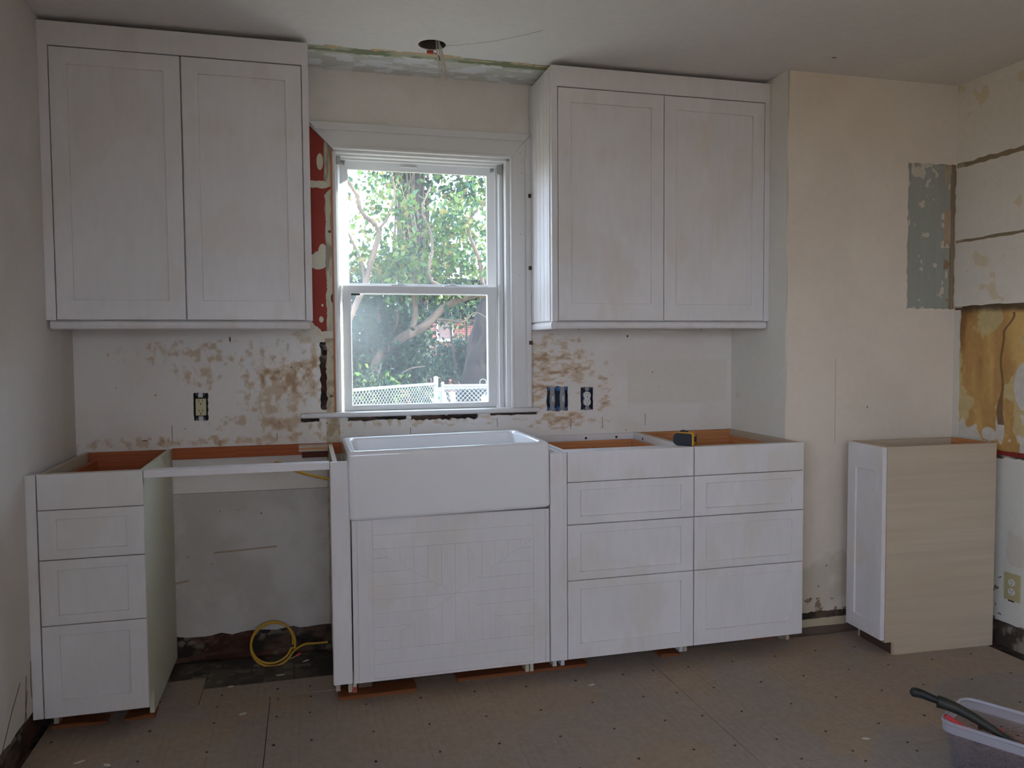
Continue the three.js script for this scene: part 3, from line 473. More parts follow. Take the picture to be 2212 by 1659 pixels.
// rail across the dishwasher gap and the ledger on the wall
solo('wood_rail', box(0.3525, 0.9565, 0.8515, 0.8764, 0.548, 0.599, 0.0015), cab, 'white painted rail bridging the empty dishwasher gap', 'rail', [0.655, 0.8515, 0.575]);
solo('ledger_board', box(0.353, 1.035, 0.8315, 0.877, 0.0, 0.019, 0.001), new THREE.MeshStandardMaterial({ map: pineMap, color: '#d8a070', roughness: 0.65 }), 'orange-brown wood ledger screwed to the wall behind the dishwasher gap', 'board', [0.69, 0.8315, 0.01]);
solo('wood_block', box(0.86, 0.966, 0.8215, 0.852, 0.0195, 0.04, 0.001), new THREE.MeshStandardMaterial({ map: pineMap, color: '#7c5440', roughness: 0.7 }), 'dark brown wood block fixed on the ledger left of the sink', 'block', [0.913, 0.8215, 0.03]);
{
  const t = thing('plywood_offcut', 'pale plywood strip lying on the wood block beside the sink cabinet', 'board', [0.9, 0.853, 0.05]);
  [[0.853, 0.861, birch], [0.8612, 0.869, pine], [0.8692, 0.876, birch]].forEach(([a, b, m]) => part('ply', slab([[0.848, a], [0.9665, a], [0.9665, b], [0.848, b]], [], 0.0205, 0.085), m, t));
}
// ---------- free-standing base cabinet turned to face left ----------
{
  const t = thing('base_cabinet', 'unpainted birch-sided base cabinet standing apart in the right corner with a white door', 'cabinet', [3.1386, 0, 0.7406]);
  t.rotation.y = -0.0468; t.local = true;
  const H = 0.8626, D = 0.542, W = 0.227;
  const side = (z0, z1, m) => part('side_panel', slab([[0.061, 0], [D, 0], [D, H], [0.021, H], [0.021, 0.054], [0.061, 0.054]], [], z0, z1, 0.0008), m, t);
  side(-0.014, 0, birch); side(-W, -W + 0.014, birch);
  const g0 = alongX(slab(rect(-W + 0.0005, -0.0005, 0.0655, H - 0.002), [rect(-W + 0.052, -0.052, 0.128, 0.757).reverse()], 0, 0.019, 0.0012));
  const d = part('door', g0, cab, t, 'white frame-and-panel door');
  part('panel', box(0.0075, 0.016, 0.122, 0.763, -W + 0.046, -0.046, 0), cab, d);
  part('front_rail', box(0.021, 0.08, H - 0.016, H - 0.001, -W + 0.014, -0.014, 0.001), birch, t);
  part('face_frame', box(0.021, 0.036, 0.054, H - 0.016, -W + 0.014, -0.014, 0.001), birch, t);
  part('back_panel', box(D - 0.014, D - 0.004, 0.05, H - 0.05, -W + 0.014, -0.014, 0), birch, t);
  part('back_rail', box(D - 0.036, D - 0.002, H - 0.05, H - 0.001, -W + 0.014, -0.014, 0.001), pine, t, 'orange pine rail at the back');
  part('bottom', box(0.036, D - 0.014, 0.054, 0.066, -W + 0.014, -0.014, 0), birch, t);
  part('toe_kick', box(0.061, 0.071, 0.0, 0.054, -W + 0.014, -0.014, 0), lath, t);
}
// ---------- shims under the base cabinets ----------
const shimWood = new THREE.MeshStandardMaterial({ map: pineMap, color: '#a8907a', roughness: 0.75 });
function shim(name, x0, x1, z0, z1, h, label, turn = 0) { const g = slab([[x0, 0], [x1, 0], [x1, h * 0.55], [lerp(x0, x1, 0.4), h], [x0, h]], [], z0, z1, 0.0006); const at = [(x0 + x1) / 2, 0, (z0 + z1) / 2]; const m = solo(name, g, shimWood, label, 'shim', at); m.rotation.y = turn; return m; }
shim('wood_shim', 0.03, 0.2, 0.46, 0.52, 0.0138, 'thin reddish wood shim under the left end of the corner drawer cabinet');
shim('wood_shim', 0.352, 0.255, 0.45, 0.52, 0.0138, 'short orange wood shim under the right foot of the corner drawer cabinet');
solo('shim_board', slab(torn(0.975, 1.26, 0, 0.0138, 0.05, 0.0004, 301, 'r'), [], 0.475, 0.56, 0.0006), shimWood, 'long brown board shim under the left end of the sink cabinet', 'shim', [1.12, 0, 0.52]);
solo('shim_board', box(1.42, 1.95, 0.0, 0.0136, 0.42, 0.515, 0.001), shimWood, 'long dark board shim under the right end of the sink cabinet', 'shim', [1.68, 0, 0.47]);
solo('shim_block', box(1.6, 1.695, 0.0142, 0.045, 0.41, 0.465, 0.001), shimWood, 'dark wood block set back on the right-hand board shim under the sink cabinet', 'shim', [1.65, 0.0142, 0.44]);
solo('shim_block', box(1.05, 1.1, 0.0142, 0.055, 0.46, 0.5, 0.001), std('#6b5a4a', 0.8), 'grey-brown wood block on the left-hand board shim under the sink cabinet', 'shim', [1.075, 0.0142, 0.48]);
shim('wood_shim', 2.27, 2.36, 0.44, 0.51, 0.0138, 'reddish shim under the joint of the two right drawer cabinets');
shim('wood_shim', 2.74, 2.86, 0.36, 0.44, 0.0138, 'wood shim under the right end of the rightmost drawer cabinet');
solo('wood_scrap', box(2.62, 2.76, 0.0, 0.022, 0.27, 0.36, 0.001), std('#8f6f66', 0.8), 'pinkish board scrap lying in the toe space of the rightmost drawer cabinet', 'board', [2.69, 0, 0.31]);

// ---------- electrical boxes ----------
const steel = std('#9b9c9d', 0.35, { metalness: 0.8 }), blackish = std('#17171a', 0.7), blueBox = std('#1d5f9e', 0.5), darkBlue = std('#15263f', 0.6), ivory = std('#c9bf94', 0.4), whitePlastic = std('#d9d8d4', 0.35), slotMat = std('#26221d', 0.8);
const disc = (x, y, z, r, d = 0.002) => new THREE.CylinderGeometry(r, r, d, 12).rotateX(Math.PI / 2).translate(x, y, z);
const openBox = (x0, x1, y0, y1, back, front) => merge([box(x0, x1, y0, y1, back, back + 0.002, 0), box(x0, x0 + 0.0022, y0, y1, back, front, 0), box(x1 - 0.0022, x1, y0, y1, back, front, 0), box(x0, x1, y0, y0 + 0.0022, back, front, 0), box(x0, x1, y1 - 0.0022, y1, back, front, 0)]);
const strapEnds = (cx, y0, y1, z) => { const ear = (y, s) => merge([box(cx - 0.009, cx + 0.009, y - 0.009, y + 0.009, z - 0.0012, z, 0.0005), new THREE.TorusGeometry(0.0042, 0.0016, 6, 12).translate(cx - 0.0125, y + s * 0.005, z), new THREE.TorusGeometry(0.0042, 0.0016, 6, 12).translate(cx + 0.0125, y + s * 0.005, z)]); return [ear(y0, -1), ear(y1, 1)]; };
const slots = (cx, cy, z, k = 1) => [box(cx - 0.0072 * k, cx - 0.0052 * k, cy, cy + 0.0085 * k, z, z + 0.0006, 0), box(cx + 0.0052 * k, cx + 0.0072 * k, cy, cy + 0.0085 * k, z, z + 0.0006, 0), disc(cx, cy - 0.0075 * k, z, 0.0026 * k, 0.0012)];
{
  const t = thing('duplex_outlet', 'ivory rectangular outlet without a cover plate, left of the window', 'outlet', [0.464, 1.043, 0]);
  part('box', openBox(0.4375, 0.4915, 0.988, 1.099, -0.0218, -0.003), blackish, t);
  for (const g of strapEnds(0.464, 0.996, 1.091, 0.001)) part('strap', g, steel, t);
  const f = part('receptacle', box(0.4445, 0.4845, 1.0075, 1.0765, -0.018, 0.006, 0.002), ivory, t);
  for (const g of [...slots(0.4645, 1.0635, 0.0058, 1.05), ...slots(0.4645, 1.0235, 0.0058, 1.05)]) part('slot', g, slotMat, f);
}
{
  const t = thing('switch_box', 'blue double electrical box with two grey toggle switches right of the window', 'switch', [1.995, 1.04, 0]);
  part('box', openBox(1.9455, 2.0445, 0.987, 1.0945, -0.0218, -0.001), darkBlue, t);
  for (const g of [box(1.947, 1.985, 1.079, 1.0935, -0.006, -0.002, 0.0005), box(1.991, 2.013, 1.076, 1.0935, -0.006, -0.002, 0.0005), box(2.03, 2.043, 1.078, 1.0935, -0.006, -0.002, 0.0005), box(1.947, 1.985, 0.988, 1.002, -0.006, -0.002, 0.0005), box(1.991, 2.013, 0.988, 1.004, -0.006, -0.002, 0.0005), box(2.03, 2.043, 0.988, 1.0, -0.006, -0.002, 0.0005)]) part('flange', g, blueBox, t);
  for (const cx of [1.9705, 2.0185]) {
    const s = part('toggle_switch', merge([box(cx - 0.011, cx + 0.011, 1.0, 1.082, -0.003, 0.0, 0.001), ...strapEnds(cx, 0.996, 1.086, 0.001), box(cx - 0.0125, cx + 0.0125, 1.018, 1.063, -0.016, 0.003, 0.002)]), std('#97999c', 0.4, { metalness: 0.35 }), t);
    part('toggle', box(cx - 0.005, cx + 0.006, 1.027, 1.053, 0.003, 0.009, 0.002), std('#c3c5c4', 0.4), s);
  }
}
{
  const t = thing('duplex_outlet', 'white round-ended outlet in a dark blue box without a cover plate, right of the switches', 'outlet', [2.138, 1.037, 0]);
  part('box', openBox(2.1095, 2.1675, 0.987, 1.0885, -0.0218, -0.002), darkBlue, t);
  for (const g of strapEnds(2.1385, 0.994, 1.082, 0.001)) part('strap', g, steel, t);
  const s = new THREE.Shape(), cx = 2.1385, h = 0.0165; s.moveTo(cx - 0.011, 1.0375); for (let k = 0; k <= 20; k++) { const a = Math.PI * 1.22 - k / 20 * Math.PI * 1.44; s.lineTo(cx + h * Math.cos(a), 1.0525 + 0.0165 * Math.sin(a)); } s.lineTo(cx + 0.0125, 1.0375); for (let k = 0; k <= 20; k++) { const a = 0.22 * Math.PI - k / 20 * Math.PI * 1.44; s.lineTo(cx + h * Math.cos(a), 1.0215 + 0.0165 * Math.sin(a)); }
  const f = part('receptacle', metric(new THREE.ExtrudeGeometry(s, { depth: 0.016, bevelEnabled: true, bevelSize: 0.0008, bevelThickness: 0.0008, bevelSegments: 1 }).translate(0, 0, -0.012)), whitePlastic, t);
  for (const g of [...slots(cx, 1.0545, 0.0046), ...slots(cx, 1.0215, 0.0046), disc(cx, 1.037, 0.005, 0.0016)]) part('slot', g, slotMat, f);
}
{ // outlet with plate on the right wall, built flat and turned to face into the room
  const t = thing('duplex_outlet', 'white outlet in an ivory cover plate low on the right wall', 'outlet', [XR - 0.007, 0.2485, 0.787]); t.rotation.y = -Math.PI / 2; t.local = true;
  part('cover_plate', box(-0.0385, 0.0385, -0.058, 0.058, 0.0002, 0.006, 0.003), std('#b7ab7e', 0.45), t);
  for (const y of [0.02, -0.02]) { const f = part('receptacle', new THREE.CylinderGeometry(0.0165, 0.0165, 0.004, 24).rotateX(Math.PI / 2).scale(1, 0.85, 1).translate(0, y, 0.0065), whitePlastic, t); for (const g of slots(0, y, 0.0084, 0.9)) part('slot', g, slotMat, f); }
  part('screw', disc(0, 0, 0.0065, 0.003), ivory, t);
  part('gap_shadow_board', box(-0.02, 0.008, -0.064, -0.0582, 0.0002, 0.0022, 0), blackish, t, 'black box edge showing under the plate');
}
// ---------- ceiling can and its loose wires ----------
{
  const t = thing('can_light_housing', 'empty round can light housing in a ceiling hole above the window', 'light fixture', [1.376, CEIL, 0.365]);
  const wall = new THREE.CylinderGeometry(0.0525, 0.0525, 0.17, 36, 1, true).translate(1.376, CEIL + 0.088, 0.365), inner = new THREE.CylinderGeometry(0.0505, 0.0505, 0.17, 36, 1, true).translate(1.376, CEIL + 0.088, 0.365);
  part('can', merge([wall, inner, new THREE.CylinderGeometry(0.0525, 0.0525, 0.002, 36).translate(1.376, CEIL + 0.174, 0.365)]), std('#6d6560', 0.5, { metalness: 0.5 }), t);
  part('socket_bracket', box(1.35, 1.4, CEIL + 0.12, CEIL + 0.17, 0.35, 0.38, 0.002), std('#5a3c36', 0.6), t);
}
{
  const t = thing('loose_cable', 'white cable looped down out of the ceiling hole with a red connector', 'cable', [1.4, CEIL - 0.13, 0.35]);
  const w = std('#cfc6bb', 0.45);
  part('cable_loop', tube([[1.39, CEIL + 0.1, 0.365], [1.393, CEIL + 0.01, 0.362], [1.404, 2.375, 0.35], [1.411, 2.335, 0.346], [1.425, 2.31, 0.344], [1.432, 2.318, 0.343], [1.428, 2.36, 0.345], [1.416, 2.42, 0.352], [1.404, CEIL + 0.02, 0.36], [1.4, CEIL + 0.1, 0.365]], 0.0028, 60, 8), w, t);
  part('cable_loop', tube([[1.396, CEIL + 0.1, 0.37], [1.4, CEIL + 0.01, 0.366], [1.414, 2.39, 0.355], [1.418, 2.34, 0.352], [1.429, 2.308, 0.35], [1.433, 2.33, 0.35], [1.424, 2.39, 0.355], [1.41, CEIL, 0.364]], 0.0025, 60, 8), w, t);
  part('wire', tube([[1.408, 2.39, 0.352], [1.404, 2.405, 0.353], [1.395, 2.413, 0.354], [1.38, 2.4165, 0.354]], 0.0017, 20, 6), std('#35372c', 0.6), t);
  part('wire_connector', new THREE.CylinderGeometry(0.0062, 0.0075, 0.024, 10).rotateZ(Math.PI / 2).translate(1.3695, 2.4185, 0.354), std('#b2402f', 0.5), t, 'red wire connector');
}
// ---------- yellow cable ----------
const yellow = std('#c79a2e', 0.5);
{
  const t = thing('yellow_cable', 'yellow cable coiled on the floor of the dishwasher gap with a red wire nut', 'cable', [0.73, -0.01, 0.09]);
  const ring = (r, ox, oy, oz, a0, a1, n) => Array.from({ length: n }, (_, k) => { const a = lerp(a0, a1, k / (n - 1)); return [0.727 + ox + r * Math.cos(a), 0.07 + oy + r * 0.86 * Math.sin(a), 0.09 + oz - r * 0.5 * Math.sin(a)]; });
  part('coil', tube([...ring(0.083, 0, 0, 0, -0.2, 5.9, 24), ...ring(0.087, 0.004, -0.006, 0.008, 6.0, 12.1, 24), [0.83, 0.04, 0.1], [0.86, 0.045, 0.08], [0.9, 0.04, 0.07], [0.95, 0.038, 0.065]], 0.0045, 160, 8), yellow, t);
  part('bare_wire', tube([[0.79, 0.008, 0.13], [0.81, 0.012, 0.128], [0.824, 0.018, 0.126]], 0.0014, 8, 6), std('#b8b4a4', 0.5), t);
  part('wire_nut', new THREE.CylinderGeometry(0.004, 0.0065, 0.018, 10).rotateZ(-1.0).translate(0.832, 0.022, 0.125), std('#c03436', 0.5), t, 'red wire nut');
}
solo('yellow_cable', tube([[0.75, 0.8, 0.004], [0.775, 0.812, 0.1], [0.81, 0.816, 0.28], [0.874, 0.794, 0.3], [0.962, 0.769, 0.3]], 0.006, 24, 8), yellow, 'straight yellow cable running behind the rail into the sink cabinet', 'cable', [0.87, 0.8, 0.3]);
// ---------- tape measure ----------
{
  const t = thing('tape_measure', 'black and yellow tape measure standing on top of the drawer cabinets', 'tape measure', [2.362, 0.8764, 0.535]);
  t.rotation.y = -0.73; t.local = true;
  const black = std('#1e242c', 0.65), ylw = std('#d29a1c', 0.4);
  const outline = (w, h, r0, r1) => { const s = new THREE.Shape(); s.moveTo(-w, r0); s.absarc(-w + r0, h - r0, r0, Math.PI, Math.PI / 2, true); s.absarc(w - r1, h - r1, r1, Math.PI / 2, 0, true); s.absarc(w - 0.008, 0.008, 0.008, 0, -Math.PI / 2, true); s.absarc(-w + r0, r0, r0, -Math.PI / 2, -Math.PI, true); return s; };
  const ext = (s, z0, z1, b) => metric(new THREE.ExtrudeGeometry(s, { depth: z1 - z0 - 2 * b, bevelEnabled: true, bevelSize: b, bevelOffset: -b, bevelThickness: b, bevelSegments: 2, curveSegments: 10 }).translate(0, 0, z0 + b));
  part('case', ext(outline(0.041, 0.0545, 0.02, 0.014), -0.023, 0.02, 0.003), ylw, t);
  part('rubber_grip', ext((() => { const s = new THREE.Shape(); s.moveTo(-0.042, 0.02); s.absarc(-0.022, 0.031, 0.02, Math.PI, Math.PI / 2, true); s.lineTo(0.028, 0.0495); s.quadraticCurveTo(0.034, 0.049, 0.034, 0.042); s.lineTo(0.034, 0.006); s.quadraticCurveTo(0.034, 0.0006, 0.028, 0.0004); s.lineTo(-0.02, 0.0004); s.absarc(-0.022, 0.0204, 0.02, -Math.PI / 2, -Math.PI, true); return s; })(), 0.012, 0.0265, 0.003), black, t);
  part('rubber_grip', ext(outline(0.0418, 0.053, 0.02, 0.014), -0.026, -0.016, 0.002), black, t);
  part('lock_button', ext((() => { const s = new THREE.Shape(); s.moveTo(-0.02, 0.053); s.lineTo(-0.018, 0.059); s.quadraticCurveTo(-0.008, 0.063, 0.0, 0.0595); s.lineTo(0.012, 0.0585); s.lineTo(0.014, 0.054); s.lineTo(-0.02, 0.053); return s; })(), -0.01, 0.01, 0.001), black, t);
  part('mouth', box(0.0405, 0.045, 0.016, 0.037, -0.012, 0.012, 0.002), black, t);
}
// ---------- tub of nails, lower right ----------
{
  const t = thing('plastic_tub', 'clear plastic tub of nails and tools on the floor, lower right', 'tub', [2.86, 0, 1.63]); t.local = true;
  t.rotation.y = -Math.atan2(0.868, 0.496);      // long side runs towards the camera
  const clear = phys('#e4e4ee', 0.2, { transmission: 0.92, thickness: 0, ior: 1.45 }), L = 0.17, Wd = 0.112;
  const R = (d, y, r) => ringAt(-L + d, L - d, -Wd + d, Wd - d, r, y, 7);
  part('wall', loft([R(0.03, 0.006, 0.03), R(0.022, 0.02, 0.032), R(0.008, 0.135, 0.036)], false), clear, t);
  part('floor', loft([R(0.04, 0.002, 0.03), R(0.03, 0.006, 0.03)], true), clear, t);
  part('rim', merge([loft([R(0.008, 0.135, 0.036), R(-0.001, 0.136, 0.04), R(-0.001, 0.15, 0.04), R(0.001, 0.158, 0.04)], false), loft([R(-0.002, 0.158, 0.04), R(-0.004, 0.163, 0.042), R(-0.002, 0.168, 0.042), R(0.003, 0.169, 0.04), R(0.006, 0.164, 0.038)], false)]), phys('#dcdce8', 0.3, { transmission: 0.65, thickness: 0, ior: 1.45 }), t);
}
{
  const r = rngOf(401), nails = [], c = [2.86, 0, 1.63], d = [0.496, 0.868];
  for (let i = 0; i < 1200; i++) {
    const a = (r() - 0.5) * 0.27, b = (r() - 0.5) * 0.155, y = 0.02 + r() * 0.105, g = new THREE.CylinderGeometry(0.0014, 0.0014, 0.05, 4, 1);
    g.rotateZ(Math.PI / 2 + (r() - 0.5) * 0.9).rotateY(r() * 6.3).translate(c[0] + d[0] * a - d[1] * b, y, c[2] + d[1] * a + d[0] * b);
    nails.push(g);
  }
  const m = solo('loose_nails', merge(nails), std('#a08478', 0.5, { metalness: 0.4 }), 'heap of loose brownish nails inside the clear plastic tub', 'nails', [2.86, 0.02, 1.63]); m.userData.kind = 'stuff';
}
{
  const t = thing('hand_tool', 'long black rubber-handled tool leaning out over the rim of the clear tub', 'tool', [2.74, 0.175, 1.5]), black = std('#15181b', 0.55);
  part('handle', limb([[2.668, 0.214, 1.452], [2.68, 0.212, 1.458], [2.7, 0.205, 1.474], [2.722, 0.197, 1.49]], 0.0145, 0.0105, 14, 14), black, t);
  part('end_knob', new THREE.SphereGeometry(0.0146, 16, 12).translate(2.668, 0.214, 1.452), black, t);
  part('shaft', limb([[2.718, 0.196, 1.489], [2.735, 0.192, 1.503], [2.77, 0.177, 1.54], [2.81, 0.15, 1.6], [2.84, 0.125, 1.65]], 0.0185, 0.008, 24, 14), std('#25261f', 0.6), t);
}
solo('red_spool', new THREE.SphereGeometry(0.017, 20, 14).scale(1, 0.8, 1).translate(2.845, 0.128, 1.585), std('#c8353a', 0.5), 'round red plastic object among the tools in the clear tub', 'spool', [2.845, 0.128, 1.585]);
solo('red_tool', limb([[2.702, 0.172, 1.534], [2.722, 0.16, 1.548], [2.75, 0.14, 1.57]], 0.009, 0.008, 10, 10), std('#b83038', 0.5), 'red tool handle under the black tool at the tub rim', 'tool', [2.72, 0.16, 1.55]);
solo('brown_tool', limb([[2.81, 0.14, 1.55], [2.825, 0.137, 1.562], [2.85, 0.12, 1.6]], 0.012, 0.007, 10, 10), std('#4a342b', 0.6), 'brown wooden grip behind the black tool in the clear tub', 'tool', [2.82, 0.135, 1.56]);
{
  const t = thing('small_bucket', 'small grey bucket with a wire handle in front of the clear tub', 'bucket', [2.745, 0, 1.965]);
  const ring = (r, y) => Array.from({ length: 28 }, (_, k) => { const a = -k / 28 * Math.PI * 2; return [2.745 + r * Math.cos(a), y, 1.965 + r * Math.sin(a)]; });
  part('body', loft([ring(0.07, 0.001), ring(0.085, 0.12), ring(0.087, 0.122), ring(0.088, 0.13), ring(0.085, 0.132), ring(0.083, 0.128), ring(0.082, 0.118), ring(0.068, 0.006)], true), phys('#8d8f96', 0.35, { transmission: 0.25, thickness: 0 }), t);
  const wire = std('#8a8a8a', 0.35, { metalness: 0.8 });
  part('bail', tube([[2.675, 0.122, 1.905], [2.673, 0.15, 1.898], [2.685, 0.2, 1.9], [2.73, 0.222, 1.94], [2.79, 0.22, 2.0], [2.82, 0.18, 2.03], [2.818, 0.125, 2.03]], 0.0016, 40, 6), wire, t);
  part('bail_eye', merge([new THREE.TorusGeometry(0.011, 0.0015, 6, 18).rotateX(1.3).translate(2.677, 0.122, 1.908), new THREE.TorusGeometry(0.011, 0.0015, 6, 18).rotateX(1.45).translate(2.679, 0.118, 1.91)]), wire, t);
}
solo('blue_rag', new THREE.IcosahedronGeometry(0.04, 2).scale(1, 0.6, 1).translate(2.765, 0.1, 1.96), std('#33415e', 0.9), 'dark blue crumpled thing inside the small grey bucket', 'rag', [2.765, 0.1, 1.96]);
// ---------- paint chips on the floor ----------
{
  const r = rngOf(411), m = std('#cfcac2', 0.7), where = ['in front of the corner drawer cabinet', 'farther right in front of the corner drawer cabinet', 'in front of the right drawer cabinets', 'at the edge of the floor sheet in the dishwasher gap', 'on the floor between corner cabinet and sink cabinet', 'on an old floor tile in the dishwasher gap', 'beside the yellow coil on an old tile', 'on the floor left of the clear tub'];
  [[0.179, 0, 0.776], [0.265, 0, 0.817], [1.905, 0, 0.68], [0.585, 0, 0.326], [0.644, 0, 0.574], [0.763, -0.008, 0.246], [0.859, -0.008, 0.13], [2.62, 0, 1.3]].forEach(([x, y, z], i) => {
    const p = []; for (let k = 0; k < 7; k++) { const a = k / 7 * 6.283, q = 0.006 + 0.005 * r(); p.push([q * 1.7 * Math.cos(a), q * 0.7 * Math.sin(a)]); }
    const g = slab(p, [], 0, 0.0012).rotateX(-Math.PI / 2).rotateY(r() * 1.2 - 0.6).translate(x, y + 0.0005, z);
    solo('paint_chip', g, m, 'small white paint chip ' + where[i], 'paint chip', [x, y, z], 'paint chips on the floor');
  });
}

// ---------- the yard outside the window ----------
const GY = -0.35;
const yardMap = tileMap(1024, 12, (x, y) => { const n = fbm(x * 0.8, y * 0.8, 501), d = fbm(x * 9, y * 9, 502); let c = mix3([166, 146, 116], [146, 124, 96], n); c = mix3(c, [92, 102, 58], 0.8 * sstep(0.54, 0.62, fbm(x * 0.6 + 4, y * 0.6, 503))); return c.map((v) => v * (0.86 + 0.28 * d)); });
struct('ground', (() => { const h = [[3.967, -0.2], [3.967, REAR + 0.2], [-0.2, REAR + 0.2], [-0.2, -0.2]]; const g = slab(rect(-60, 70, -70, 50), [h], 0, 0.2); g.applyMatrix4(new THREE.Matrix4().set(1, 0, 0, 0, 0, 0, 1, GY - 0.2, 0, 1, 0, 0, 0, 0, 0, 1)); return flipFaces(g); })(), new THREE.MeshStandardMaterial({ map: yardMap, roughness: 0.95 }));
const barkMap = tileMap(512, 1, (x, y) => mix3([40, 32, 28], [72, 60, 52], sstep(0.3, 0.7, fbm(x * 14, y * 4, 511))));
const darkBark = new THREE.MeshStandardMaterial({ map: barkMap, roughness: 0.95, bumpMap: barkMap, bumpScale: 0.02 });
const paleBark = new THREE.MeshStandardMaterial({ map: tileMap(256, 0.8, (x, y) => mix3([118, 100, 82], [86, 70, 58], sstep(0.35, 0.7, fbm(x * 7, y * 5, 512)))), roughness: 0.85 });
const leafGeo = (() => { // a folded pointed leaf
  const p = [[0, 0, 0], [0.3, 0.42, 0.05], [0, 1, -0.08], [-0.3, 0.42, 0.05], [0, 0.45, -0.03]], f = [[0, 1, 4], [1, 2, 4], [2, 3, 4], [3, 0, 4]], a = [];
  for (const t of f) for (const k of t) a.push(...p[k]);
  const g = new THREE.BufferGeometry(); g.setAttribute('position', new THREE.Float32BufferAttribute(a, 3)); g.computeVertexNormals(); return g;
})();
const leafMat = phys('#ffffff', 0.75, { transmission: 0.45, thickness: 0, side: THREE.DoubleSide, specularIntensity: 0.4 });
function leaves(parent, n, seed, pick, size, tones) {
  const r = rngOf(seed), im = new THREE.InstancedMesh(leafGeo, leafMat, n), m = new THREE.Matrix4(), q = new THREE.Quaternion(), e = new THREE.Euler(), s = new THREE.Vector3(), v = new THREE.Vector3(), col = new THREE.Color(), b = parent.base ?? [0, 0, 0];
  for (let i = 0; i < n; i++) {
    const p = pick(r, i); e.set(r() * 6.3, r() * 6.3, r() * 6.3); q.setFromEuler(e); const k = size * (0.6 + 0.8 * r()); s.set(k, k, k); v.set(p[0] - b[0], p[1] - b[1], p[2] - b[2]);
    im.setMatrixAt(i, m.compose(v, q, s)); const t = tones[Math.floor(r() * tones.length)]; im.setColorAt(i, col.set(t).multiplyScalar(0.75 + 0.5 * r()));
  }
  im.name = 'foliage'; im.userData.kind = 'stuff'; parent.add(im); return im;
}
// leaves gathered in clumps inside an ellipsoid
function clumps(seed, c, rad, count, clump) { const r = rngOf(seed), k = []; while (k.length < count) { const a = [r() * 2 - 1, r() * 2 - 1, r() * 2 - 1], l = Math.hypot(...a); if (l < 1) k.push([c[0] + a[0] * rad[0], c[1] + a[1] * rad[1], c[2] + a[2] * rad[2]]); } return (q) => { const o = k[Math.floor(q() * k.length)], g = () => (q() + q() + q() - 1.5) * clump; return [o[0] + g(), o[1] + g(), o[2] + g()]; }; }
const deep = ['#1a3b28', '#20452f', '#19372f', '#284d30', '#34552e'], sunny = ['#557534', '#6a8640', '#48693f', '#788c4a', '#406445', '#8d824a'];

{ // forked tree close beyond the fence
  const t = thing('forked_tree', 'tree with a smooth pale forked trunk leaning right behind the fence', 'tree', [1.7, GY, -8.5]);
  const B = (name, p, a, b) => part(name, limb(p, a, b, 14, 8), paleBark, t);
  B('trunk', [[1.66, GY, -8.5], [1.74, 0.3, -8.5], [1.81, 0.66, -8.5], [1.9, 1.01, -8.5], [2.04, 1.28, -8.5]], 0.13, 0.075);
  B('branch', [[2.02, 1.24, -8.5], [2.12, 1.35, -8.5], [2.23, 1.39, -8.5], [2.39, 1.48, -8.5], [2.55, 1.55, -8.48], [2.74, 1.69, -8.45], [2.89, 1.86, -8.42], [3.24, 2.02, -8.4], [3.7, 2.12, -8.35]], 0.085, 0.03);
  B('branch', [[2.38, 1.47, -8.5], [2.46, 1.6, -8.5], [2.5, 1.8, -8.5], [2.48, 2.1, -8.5], [2.55, 2.6, -8.5]], 0.055, 0.03);
  B('branch', [[2.02, 1.25, -8.5], [1.97, 1.45, -8.5], [1.95, 1.65, -8.52], [1.92, 2.0, -8.55]], 0.05, 0.02);
  B('branch', [[2.06, 1.3, -8.5], [2.12, 1.45, -8.45], [2.2, 1.62, -8.4], [2.22, 1.9, -8.4]], 0.03, 0.012);
  B('branch', [[2.78, 1.71, -8.45], [3.05, 1.68, -8.4], [3.2, 1.66, -8.35], [3.38, 1.8, -8.3], [3.6, 1.7, -8.3]], 0.022, 0.008);
  B('branch', [[1.85, 0.75, -8.5], [2.05, 0.7, -8.4], [2.35, 0.95, -8.3], [2.6, 1.0, -8.2]], 0.02, 0.008);
  const a = clumps(521, [1.75, 1.5, -8.9], [0.75, 1.0, 0.6], 46, 0.26), b = clumps(522, [2.3, 1.15, -9.1], [0.8, 0.6, 0.5], 30, 0.24), c = clumps(523, [3.0, 1.9, -8.6], [0.55, 0.3, 0.4], 16, 0.2);
  leaves(t, 6500, 524, (r) => { const k = r(); return k < 0.62 ? a(r) : k < 0.95 ? b(r) : c(r); }, 0.095, deep);
}
